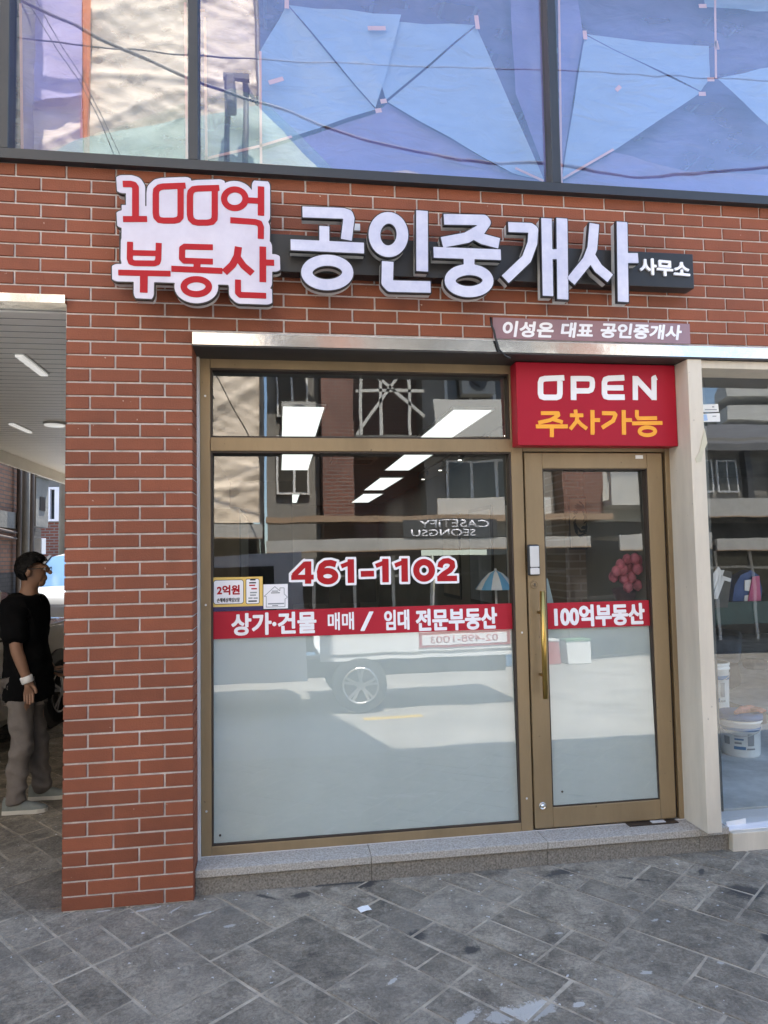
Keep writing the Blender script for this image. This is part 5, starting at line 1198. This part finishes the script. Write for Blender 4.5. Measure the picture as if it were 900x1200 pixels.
# hair: cap of short tufts
m = MB(); rr = random.Random(2); bm = bmesh.new(); bmesh.ops.create_uvsphere(bm, u_segments=36, v_segments=22, radius=1)
dele = []
for v in bm.verts:
    d = v.co.copy(); n_ = .5 * math.sin(d.x * 17 + d.z * 5) + .5 * math.sin(d.y * 19 + d.z * 11); s_ = 1 + .03 * n_ + rr.uniform(-.02, .02)
    v.co = Vector((hd_.x - .018 + d.x * .110 * s_, hd_.y + d.y * .104 * s_, hd_.z + .016 + d.z * .106 * s_))
    fx, fz = v.co.x - hd_.x, v.co.z - hd_.z
    if fz < .052 - .9 * max(0, .045 - fx) and not (fx < -.028 and fz > -.088) and not (fx < .0 and fz > -.03 and abs(v.co.y - hd_.y) < .2 and fx < -.005): dele.append(v)
bmesh.ops.delete(bm, geom=dele, context='VERTS'); r_ = bmesh.ops.solidify(bm, geom=bm.faces[:], thickness=.012)
me = bpy.data.meshes.new('hair'); bm.to_mesh(me); bm.free(); me.materials.append(M_hair); link('hair', me, pe)
# glasses
gm = MB()
for sd in (-1, 1):
    c = hd_ + Vector((.096, sd * .036, .0)); gm.tube([c + Vector((-.003 * abs(math.cos(t)), .023 * math.cos(t), .016 * math.sin(t))) for t in [2 * math.pi * k / 14 for k in range(15)]], .0019, 6, False)
    gm.bar(c + Vector((-.004, sd * .026, .008)), hd_ + Vector((-.012, sd * .100, .004)), .004, .006)
gm.bar(hd_ + Vector((.098, -.012, .004)), hd_ + Vector((.098, .012, .004)), .004, .004); gm.build('glasses', M_ink, pe, True)
sh = skin('tee_shirt', [[((-.41, 1.55, .69), (.18, .185)), ((-.415, 1.55, .77), (.185, .185)), ((-.43, 1.55, .95), (.185, .148)), ((-.435, 1.55, 1.16), (.19, .14)), ((-.432, 1.55, 1.32), (.175, .118)), ((-.425, 1.55, 1.415), (.085, .075))],
    [((-.432, 1.55, 1.32), (.175, .118)), (tuple(shR + Vector((0, .0, -.015))), .088), (tuple((shR * .4 + elR * .6) + Vector((-.005, -.008, 0))), .082), (tuple(elR + Vector((-.005, -.006, .03))), .076)],
    [((-.432, 1.55, 1.32), (.175, .118)), (tuple(shL + Vector((0, .0, -.015))), .088), (tuple((shL * .4 + elL * .6) + Vector((-.005, .008, 0))), .082), (tuple(elL + Vector((-.005, .006, .03))), .076)]], M_shirt, pe, 3, .024)
skin('trousers', [[(tuple(pel + Vector((0.01, 0, -.08))), (.13, .12)), (tuple(hipR + Vector((.0, .01, -.08))), (.098, .085)), (tuple(knR), (.076, .080)), (tuple((knR * .55 + anR * .45) + Vector((-.012, 0, 0))), (.072, .076)), (tuple((knR * .2 + anR * .8) + Vector((.004, 0, 0))), (.060, .066)), (tuple(anR + Vector((.0, 0, .0))), (.064, .07)), (tuple(anR + Vector((.008, 0, -.062))), (.068, .072))],
    [(tuple(pel + Vector((0.01, 0, -.08))), (.13, .12)), (tuple(hipL + Vector((.0, -.01, -.08))), (.098, .085)), (tuple(knL), (.076, .080)), (tuple((knL * .55 + anL * .45) + Vector((-.012, 0, 0))), (.072, .076)), (tuple((knL * .2 + anL * .8) + Vector((.004, 0, 0))), (.060, .066)), (tuple(anL + Vector((.0, 0, .0))), (.064, .07)), (tuple(anL + Vector((.008, 0, -.062))), (.068, .072))]], M_pants, pe, 3, .026)
def shoe(an):
    m, so = MB(), MB(); x0 = an.x - .075; L_ = .275
    outl = [(0, .032), (.03, .038), (.10, .034), (.17, .044), (.22, .042), (.26, .024), (.275, .0)]
    pts = [(x0 + u, an.y + v_) for u, v_ in outl] + [(x0 + u, an.y - v_) for u, v_ in outl[::-1][1:]]
    so.prism([(x, y, .002) for x, y in pts], (0, 0, .026)); so.build('shoe_sole', M_sole, pe)
    prof = [(0, .10, .030), (.04, .115, .036), (.09, .105, .036), (.14, .078, .040), (.20, .058, .042), (.25, .046, .030), (.27, .036, .012)]; vs = []; n = 9
    for u, h, hw in prof:
        for k in range(n): t = math.pi * k / (n - 1); vs.append((x0 + u, an.y + hw * math.cos(t), .028 + (h - .028) * math.sin(t) ** .7))
    m.add(vs, [(i * n + k, i * n + k + 1, (i + 1) * n + k + 1, (i + 1) * n + k) for i in range(len(prof) - 1) for k in range(n - 1)] + [tuple(range(n)), tuple(range(len(vs) - n, len(vs)))]); m.build('shoe', M_shoe, pe, True)
shoe(anR); shoe(anL)
wd_ = (wrR - elR).normalized(); MB().tube([wrR - wd_ * .035, wrR - wd_ * .03, wrR + wd_ * .005, wrR + wd_ * .01], [.036, .039, .038, .034], 16).build('wristband', M_band, pe, True)
c = wrL + Vector((.105, -.035, -.015)); ph_ = MB().box(-.08, .08, -.038, .038, -.005, .005, Matrix.Translation(c) @ Matrix.Rotation(R(-20), 4, 'Z') @ Matrix.Rotation(R(12), 4, 'Y'))
t = bevel(ph_.build('phone', M_ink), .004); tag(t, 'dark mobile phone held flat in the hand of the person in the passage', 'phone')

# ================================================================== ACROSS THE STREET (seen mirrored in the glass)
M_tarp = pm('beige_tarp', (.80, .67, .52), .55, var=.06, scale=1.2, bump=.55, bscale=6, stretch=(1, 1, 1.4), world=True)
M_scaf = pm('scaffold_steel', (.16, .155, .15), .6, .3, var=.2); M_cgrey = pm('grey_render', (.24, .225, .20), .9, var=.2, scale=.8, world=True)
M_cbal = pm('pale_render', (.50, .49, .45), .9, var=.12, scale=.6, world=True); M_dkgl = pm('dark_pane', (.07, .065, .055), .08, var=.2); M_alum = pm('window_white', (.72, .72, .70), .5, var=.05)
M_opbr = brickmat('shade_brick', (.22, .095, .065), (.18, .075, .05), (.2, .17, .15), .22, .07, .01)
M_can = pm('canopy_metal', (.36, .25, .16), .5, .2, var=.12, scale=2, world=True); M_can2 = pm('canopy_white', (.40, .385, .35), .6, var=.1, scale=2, world=True)
YO_ = -9.5
tb_ = thing('scaffolded_building', 'building wrapped in wrinkled beige sheeting across the street, seen mirrored in the upper glass', 'building', (-5, -10, 0))
bm = bmesh.new(); NX, NZ = 240, 230; grid = []; rr = random.Random(21)
from mathutils import noise as mn
def crease(u, v): return (1 - abs(mn.noise((u, v, 3.3)))) ** 5
for i in range(NX + 1):
    col = []
    for j in range(NZ + 1):
        x = -11 + 11.95 * i / NX; z = 2.75 + 11.5 * j / NZ
        d = .10 * mn.noise((.25 * x, .25 * z, 0)) + .09 * crease(.12 * (x + z), .9 * (z - .6 * x)) + .05 * crease(.25 * (x - .5 * z) + 9, 1.9 * (z - .35 * x) + 4) + .03 * crease(.5 * x + 2, 3.2 * z + 1.2 * x) + .018 * crease(1.1 * (x + z), 4.6 * (z - .8 * x)) + .010 * crease(3 * x - z, 8 * z + 5 * x) + .05 * max(0, 1 - abs((z % 2.3) - 1.1) * 9)
        col.append(bm.verts.new((x, -9.2 + d, z)))
    grid.append(col)
for i in range(NX):
    for j in range(NZ): bm.faces.new((grid[i][j], grid[i + 1][j], grid[i + 1][j + 1], grid[i][j + 1]))
me = bpy.data.meshes.new('sheeting'); bm.to_mesh(me); bm.free(); me.materials.append(M_tarp)
for p in me.polygons: p.use_smooth = True
link('sheeting', me, tb_)
MB().box(-11, .6, -15, -9.75, 2.6, 14).build('wall', M_cgrey, tb_); MB().box(-11, .9, -15, -9.9, -.02, 2.59).build('ground_floor', M_dkgl, tb_)
M_strip = pm('rust_cloth', (.52, .15, .06), .7, var=.15, scale=4, world=True); M_lavc = pm('lavender_cloth', (.50, .44, .62), .6, var=.08, scale=3, bump=.5, bscale=6, world=True); M_net = pm('green_cloth', (.50, .60, .53), .7, var=.12, scale=3, bump=.3, bscale=9, world=True)
def rfl(px, py, Yg, Y):
    g = at(px, py, Y=Yg); d = g - Vector(CAM); d.y = -d.y; return g + d * ((Y - g.y) / d.y)
def drape(pts, Y, mat, name, amp=.05):
    P = [rfl(px, py, .03, Y) for px, py in pts]; bm = bmesh.new(); vs = [bm.verts.new(p) for p in P]; bm.faces.new(vs); bmesh.ops.triangulate(bm, faces=bm.faces[:]); bmesh.ops.subdivide_edges(bm, edges=bm.edges[:], cuts=9, use_grid_fill=True)
    for v in bm.verts: v.co.y += amp * mn.noise((v.co.x * 1.2, v.co.z * 1.5, 2)) + amp * .8 * (1 - abs(mn.noise((v.co.x * .9 + v.co.z, v.co.z - v.co.x * .6, 5)))) ** 4
    me = bpy.data.meshes.new(name); bm.to_mesh(me); bm.free(); me.materials.append(mat)
    for p in me.polygons: p.use_smooth = True
    return link(name, me, tb_)
drape([(24, -30), (97, -30), (97, 112), (28, 124)], -8.98, M_lavc, 'lavender_sheet')
drape([(97, -30), (108, -30), (105, 60), (99, 240), (92, 240), (97, 110)], -8.9, M_strip, 'rust_strip', .02)
drape([(40, 190), (120, 158), (222, 140), (300, 124), (400, 225), (40, 225)], -8.75, M_net, 'green_net', .1)
for x in (.98, -5): MB().tube([(x, -9.0, 0), (x, -9.0, 14.4)], .04, 8).build('scaffold_pole', M_scaf, tb_, True)
gb = thing('grey_office_block', 'narrow grey block with blue glazing between the sheeting and the brick block across the street', 'building', (1.5, -11, 0))
MB().box(1.05, 2.12, -15, -10.2, -.02, 8.6).build('wall', M_cgrey, gb)
for z in (3.4, 5.0, 6.8):
    f = MB().box(1.25, 1.9, -10.2, -10.12, z, z + 1.2).build('window', M_alum, gb)
    for x in (1.29, 1.6): MB().box(x, x + .26, -10.119, -10.11, z + .05, z + 1.15).build('pane', M_dkgl, f)
bb = thing('brown_brick_block', 'brown brick block with gable roof across the street, seen mirrored above the transom', 'building', (3, -11, 0))
MB().box(2.15, 2.75, -15, -9.6, -.02, 8.5).build('corner_pier', M_opbr, bb); MB().box(2.751, 4.25, -15, -10.6, -.02, 8.5).build('recessed_wall', M_opbr, bb)
MB().box(4.251, 7.0, -15, -10.0, 2.8, 8.5).build('side_wall', M_cgrey, bb)
MB().prism([(2.2, -9.4, 8.51), (5.6, -9.4, 8.51), (5.6, -9.4, 8.62), (3.8, -9.4, 9.05), (2.2, -9.4, 8.7)], (0, -5.5, 0)).build('gable_roof', M_can2, bb)
for k in range(7): MB().box(2.5 + k * .42, 2.52 + k * .42, -9.396, -9.38, 8.55, 8.72 + .02 * k).build('roof_seam', M_dark, bb)
for z in (4.35, 6.4): MB().box(2.76, 4.25, -10.59, -9.5, z, z + .16).build('floor_slab', M_cc, bb)
for (a, b_) in (((2.8, -9.6, 4.52), (4.2, -9.6, 6.4)), ((3.9, -9.6, 4.52), (3.9, -9.6, 6.4)), ((3.3, -9.6, 4.52), (3.3, -9.6, 6.4)), ((2.8, -9.6, 5.4), (4.2, -9.6, 5.4)), ((2.85, -9.6, 6.0), (4.2, -9.6, 4.9)), ((2.9, -9.55, 4.52), (2.9, -9.55, 6.4))): MB().bar(a, b_, .06, .06).build('brace', M_cbal, bb)
for z in (3.0, 4.95, 6.8):
    MB().box(4.3, 6.6, -9.999, -9.2, z - .55, z - .4).build('balcony_slab', M_cbal, bb); MB().box(4.3, 6.6, -9.3, -9.2, z - .399, z + .2).build('balcony_parapet', M_cbal, bb)
    f = MB().box(4.7, 6.3, -9.999, -9.95, z + .25, z + 1.1).build('window', M_alum, bb)
    for x in (4.76, 5.28, 5.8): MB().box(x, x + .45, -9.949, -9.94, z + .3, z + 1.05).build('pane', M_dkgl, f)
tw = thing('tan_brick_block', 'tan brick block with a white balcony across the street, mirrored in the door glass', 'building', (8, -11, 0))
MB().box(7.05, 7.9, -15, -9.6, 2.8, 8.2).build('brick_pier', M_opbr, tw); MB().box(7.901, 9.4, -15, -10.2, 2.8, 8.2).build('wall', M_cbal, tw)
MB().box(7.92, 9.38, -10.199, -9.3, 3.05, 3.16).build('balcony_slab', M_cbal, tw); MB().box(7.92, 9.38, -9.4, -9.3, 3.161, 3.75).build('balcony_parapet', M_cbal, tw)
f = MB().box(8.3, 9.2, -10.199, -10.12, 3.8, 4.9).build('window', M_alum, tw); MB().box(8.36, 9.14, -10.119, -10.11, 3.86, 4.84).build('pane', M_dkgl, f)
MB().box(7.05, 9.4, -15, -10.2, -.02, 2.79).build('ground_floor', M_dark, tw)
gw = thing('grey_rendered_house', 'grey rendered house with white framed windows across the street, mirrored in the bare glass', 'house', (13, -12, 0))
MB().box(9.45, 21, -16, -9.6, 2.7, 4.5).build('wall', M_cgrey, gw); MB().box(9.45, 21, -16, -9.9, -.02, 2.69).build('ground_floor', M_dark, gw)
MB().prism([(9.45, -9.2, 4.3), (9.45, -12.5, 5.5), (9.45, -16, 4.4), (9.45, -16, 4.25), (9.45, -12.5, 5.35), (9.45, -9.2, 4.15)], (11.5, 0, 0)).build('roof', M_scaf, gw)
for x in (9.75, 10.35, 12.2, 13.5):
    f = MB().box(x, x + .5, -9.6, -9.54, 3.3, 4.0).build('window', M_alum, gw)
    for q in (.04, .27): MB().box(x + q, x + q + .19, -9.539, -9.53, 3.34, 3.96).build('pane', M_dkgl, f)
MB().box(10.98, 11.12, -9.6, -9.4, 2.7, 4.2).build('column', M_dark, gw)
bc = thing('balcony_apartments', 'pale apartment block with sweeping curved balconies far behind the grey house across the street', 'building', (60, -75, 0))
MB().prism([(50, -63, -.02), (55, -73, -.02), (60, -84, -.02), (64, -100, -.02), (90, -100, -.02), (90, -63, -.02)], (0, 0, 21.5)).build('wall', M_cgrey, bc)
arc = [(46.0, -60), (46.6, -62), (48.2, -65), (50.5, -68.5), (53, -74), (56, -82), (60, -97), (64, -99)]
for k, z in enumerate((10.2, 12.7, 15.2, 17.7, 20.2)):
    MB().prism([(x, y, z) for x, y in arc] + [(88, -99, z), (88, -60, z)], (0, 0, 1.5)).build('balcony', M_cbal, bc)
# ground floor canopies
for (x0, x1, yy, z, hh, mt, lab) in ((-6, 1.0, -8.3, 2.42, .22, M_can2, 'white shop canopy below the beige sheeting'), (1.05, 7.6, -8.7, 2.72, .09, M_can, 'long tan shop canopy in front of the brown brick block'), (1.05, 7.0, -8.35, 2.16, .20, M_can2, 'low white shop fascia canopy under the tan canopy'), (7.65, 9.45, -8.6, 2.1, .3, M_can2, 'deep white canopy below the white balcony'), (9.5, 20, -8.7, 2.72, .34, M_can2, 'wide pale canopy in front of the grey house'), (9.5, 20, -8.5, 2.05, .22, M_can2, 'low pale fascia under the wide canopy')):
    t = thing('shop_canopy', lab + ' across the street', 'canopy', ((x0 + x1) / 2, yy, z), 'canopies across the street')
    MB().box(x0, x1, yy, yy + .06, z, z + hh).build('fascia', mt, t); MB().box(x0, x1, -9.58, yy - .001, z + hh - .05, z + hh - .002).build('canopy_roof', mt, t)
    MB().box(x0, x1, yy - .02, yy + .075, z - .02, z - .001).build('drip_edge', M_can, t)
sg = thing('shop_sign', "dark shop sign with white letters 'CASETiFY SEONGSU' across the street", 'sign', (4.9, -8.3, 2.4))
MB().box(3.45, 5.2, -8.30, -8.27, 2.37, 2.70).build('sign_panel', M_dark, sg)
def rtext(body, x0, x1, z0, z1, Y, mat, par):
    o = text(body, x0, x1, z0, z1, 0, mat, par, off=.01)
    for v in o.data.vertices: v.co.x = x0 + x1 - v.co.x; v.co.y = Y - v.co.y
    o.data.flip_normals(); return o
rtext('CASETiFY', 3.75, 5.05, 2.545, 2.68, -8.262, M_white, sg); rtext('SEONGSU', 3.6, 4.8, 2.39, 2.515, -8.262, M_white, sg)
for k, (x, z, yy) in enumerate(((1.35, 4.75, -10.2), (5.0, 5.4, -9.99), (8.6, 3.2, -9.25), (11.6, 3.4, -9.55))):
    t = thing('outdoor_unit', ['air conditioning unit under the windows of the narrow grey block', 'air conditioning unit on the balcony of the brown brick block', 'air conditioning unit on the white balcony', 'air conditioning unit on the grey house wall'][k] + ' across the street', 'air conditioner', (x, yy, z), 'air conditioning units across the street')
    MB().box(x, x + .7, yy + .02, yy + .3, z, z + .5).build('casing', M_can2, t); MB().lathe([(.2, 0), (.2, .012), (.16, .014), (.05, .012)], (x + .35, yy + .301, z + .25), 'y', 18).build('fan_grille', M_dark, t)
# shop fronts under the canopies: glazing bars, doors and goods standing out
for k, (x0, x1, yy, par) in enumerate(((-5.5, .8, -9.85, tb_), (1.2, 4.2, -9.55, bb), (4.3, 7.0, -9.55, bb), (9.5, 14.5, -9.85, gw))):
    t = MB().box(x0, x1, yy - .02, yy + .06, 0, .249).build('shop_front', M_cgrey, par)
    MB().box(x0, x1, yy, yy + .03, .25, 2.1).build('shop_pane', M_dkgl, t)
    n_ = max(3, int((x1 - x0) / .75))
    for q in range(n_ + 1): x = x0 + (x1 - x0) * q / n_; MB().box(x - .03, x + .03, yy + .0305, yy + .07, .25, 2.1).build('glazing_bar', M_alum if k % 2 else M_scaf, t)
    MB().box(x0, x1, yy + .0305, yy + .06, 1.72, 1.77).build('transom_bar', M_alum if k % 2 else M_scaf, t)
GC = [pm('goods_tan', (.34, .25, .15), .8, var=.2), pm('goods_blue', (.08, .18, .32), .6, var=.2), pm('goods_red', (.34, .06, .05), .6, var=.2), pm('goods_white', (.6, .6, .58), .6, var=.1), pm('goods_green', (.08, .2, .1), .7, var=.2)]
GN = ['tan carton', 'blue crate', 'red crate', 'white tub', 'green crate']; rr = random.Random(31)
for k in range(14):
    x = -1.5 + k * .62 + rr.uniform(-.12, .12); sz = rr.uniform(.3, .55); hz_ = rr.uniform(.3, .8); q = k % 5
    t = thing('goods_crate', f'{GN[q]} standing before the shop fronts across the street, ' + ['first', 'second', 'third'][k // 5] + ' of its colour', 'crate', (x, -9.0, 0), 'crates across the street')
    bevel(MB().box(x, x + sz, -9.2, -8.85, 0, hz_).build('crate_body', GC[q], t), .01); MB().box(x - .01, x + sz + .01, -9.21, -8.84, hz_ + .001, hz_ + .04).build('crate_rim', GC[(q + 1) % 5], t)
# truck parked in the street
tr = thing('cargo_truck', 'small white cargo truck parked across the street, mirrored in the frosted glass', 'truck', (3.6, -6.2, 0))
yT = -4.55
MB().box(1.75, 4.35, yT - 1.6, yT, .62, .70).build('bed_floor', M_white_p, tr); MB().box(1.75, 4.35, yT - .03, yT + .02, .701, .98).build('side_gate', M_white_p, tr); MB().box(1.75, 4.35, yT - 1.62, yT - 1.57, .701, .98).build('side_gate', M_white_p, tr); MB().box(4.351, 4.39, yT - 1.6, yT, .62, .98).build('tail_gate', M_white_p, tr)
MB().box(-.3, 4.2, yT - 1.1, yT - .5, .38, .6).build('chassis', M_dark, tr)
pl_ = MB().box(2.95, 4.1, yT + .021, yT + .03, .74, .93).build('name_plate', M_signred, tr); MB().box(2.99, 4.06, yT + .0301, yT + .034, .77, .90).build('plate_face', M_white, pl_)
o = rtext('02-498-1003', 3.1, 3.95, .79, .88, yT + .0345, M_redtext, pl_)
for x in (2.22, -.1):
    for sd in (1, -1): wheel(x, yT - .8 + sd * .72, .33, .2, tr, sd)
MX_ = lambda P: [(1.3 - (x - 4.4), y, z) for x, y, z in P]
MB().prism(MX_([(4.1, yT - .02, .4), (5.75, yT - .02, .4), (5.8, yT - .02, .95), (5.5, yT - .02, 1.9), (4.15, yT - .02, 1.95)]), (0, -1.56, 0)).build('cab', M_white_p, tr)
MB().prism(MX_([(4.45, yT - .019, 1.05), (5.65, yT - .019, 1.05), (5.42, yT - .019, 1.78), (4.5, yT - .019, 1.78)]), (0, .01, 0)).build('side_window', M_cargl, tr)
MB().prism(MX_([(5.79, yT - .12, 1.02), (5.79, yT - 1.44, 1.02), (5.53, yT - 1.44, 1.82), (5.53, yT - .12, 1.82)]), (-.02, 0, .005)).build('windscreen', M_cargl, tr)
# yellow kerb mark in the street
struct(MB().box(2.2, 2.9, -4.25, -4.1, -.0058, -.002).build('road_marking', pm('yellow_paint', (.55, .38, .06), .8, var=.2, scale=12)))
# poles and cables
up_ = thing('street_pole', 'tall concrete utility pole across the street carrying the overhead cables', 'pole', (-2.6, -7.8, 0))
MB().tube([(-2.6, -7.8, 0), (-2.6, -7.8, 13.5)], [.17, .11], 14).build('shaft', M_cc, up_, True); MB().box(-3.4, -1.8, -7.85, -7.75, 12.2, 12.3).build('cross_arm', M_scaf, up_)
def rf(px, py, Yg, Y):
    g = at(px, py, Y=Yg); d = g - Vector(CAM); d.y = -d.y; return g + d * ((Y - g.y) / d.y)
def cable(pts, r, label, Y=-6.5):
    P = [rf(px, py, .03, Y) for px, py in pts]; P2 = []
    for i in range(len(P) - 1):
        for k in range(6):
            t = k / 6; p0, p1, p2, p3 = P[max(i - 1, 0)], P[i], P[i + 1], P[min(i + 2, len(P) - 1)]
            P2.append(.5 * ((2 * p1) + (p2 - p0) * t + (2 * p0 - 5 * p1 + 4 * p2 - p3) * t * t + (3 * p1 - p0 - 3 * p2 + p3) * t ** 3))
    P2.append(P[-1]); e = (P[-1] - P[-2]) * 3; P2.append(P[-1] + e)
    tag(MB().tube(P2, r, 7).build('overhead_cable', M_black, None, True), label, 'cable', 'overhead cables along the street')
tf = thing('transformer_frame', 'dark steel transformer frame with a box, bracketed out before the beige sheeting across the street', 'transformer', (0.3, -8.3, 8))
for pxp, top_ in ((266, 92), (287, 96)):
    q = rfl(pxp, top_, .03, -8.3); MB().tube([(q.x, -8.3, 7.9), (q.x, -8.3, q.z)], .05, 8).build('post', M_scaf, tf, True); MB().bar((q.x, -8.3, 8.0), (q.x, -9.7, 8.0), .06, .06).build('wall_bracket', M_scaf, tf)
q0, q1 = rfl(262, 94, .03, -8.3), rfl(292, 96, .03, -8.3); MB().bar(q0 + Vector((0, .12, 0)), q1 + Vector((0, .12, 0)), .09, .09).build('cross_arm', M_scaf, tf)
q0 = rfl(266, 135, .03, -8.2); q1 = rfl(276, 103, .03, -8.2); bevel(MB().box(q0.x, q1.x, -8.22, -7.8, q0.z, q1.z).build('transformer', M_scaf, tf), .03)
q0, q1 = rfl(287, 98, .03, -8.3), rfl(300, 120, .03, -8.3); MB().bar(q0, q1, .05, .05).build('brace', M_scaf, tf)
cable([(-200, -120), (35, 5), (215, 88), (330, 128), (450, 170), (560, 189), (640, 192), (760, 207), (900, 196)], .024, 'thickest overhead cable, sagging across all panes of the upstairs window')
cable([(-150, 30), (60, 48), (232, 65), (440, 75), (650, 83), (900, 95)], .011, 'nearly level thin overhead cable high in the upstairs window')
cable([(0, -60), (35, 5), (100, 110), (137, 190)], .010, 'left thin overhead cable dropping steeply in the leftmost pane', -7.6)
cable([(10, -70), (45, 5), (97, 95), (150, 200)], .009, 'right thin overhead cable dropping steeply in the leftmost pane', -7.65)
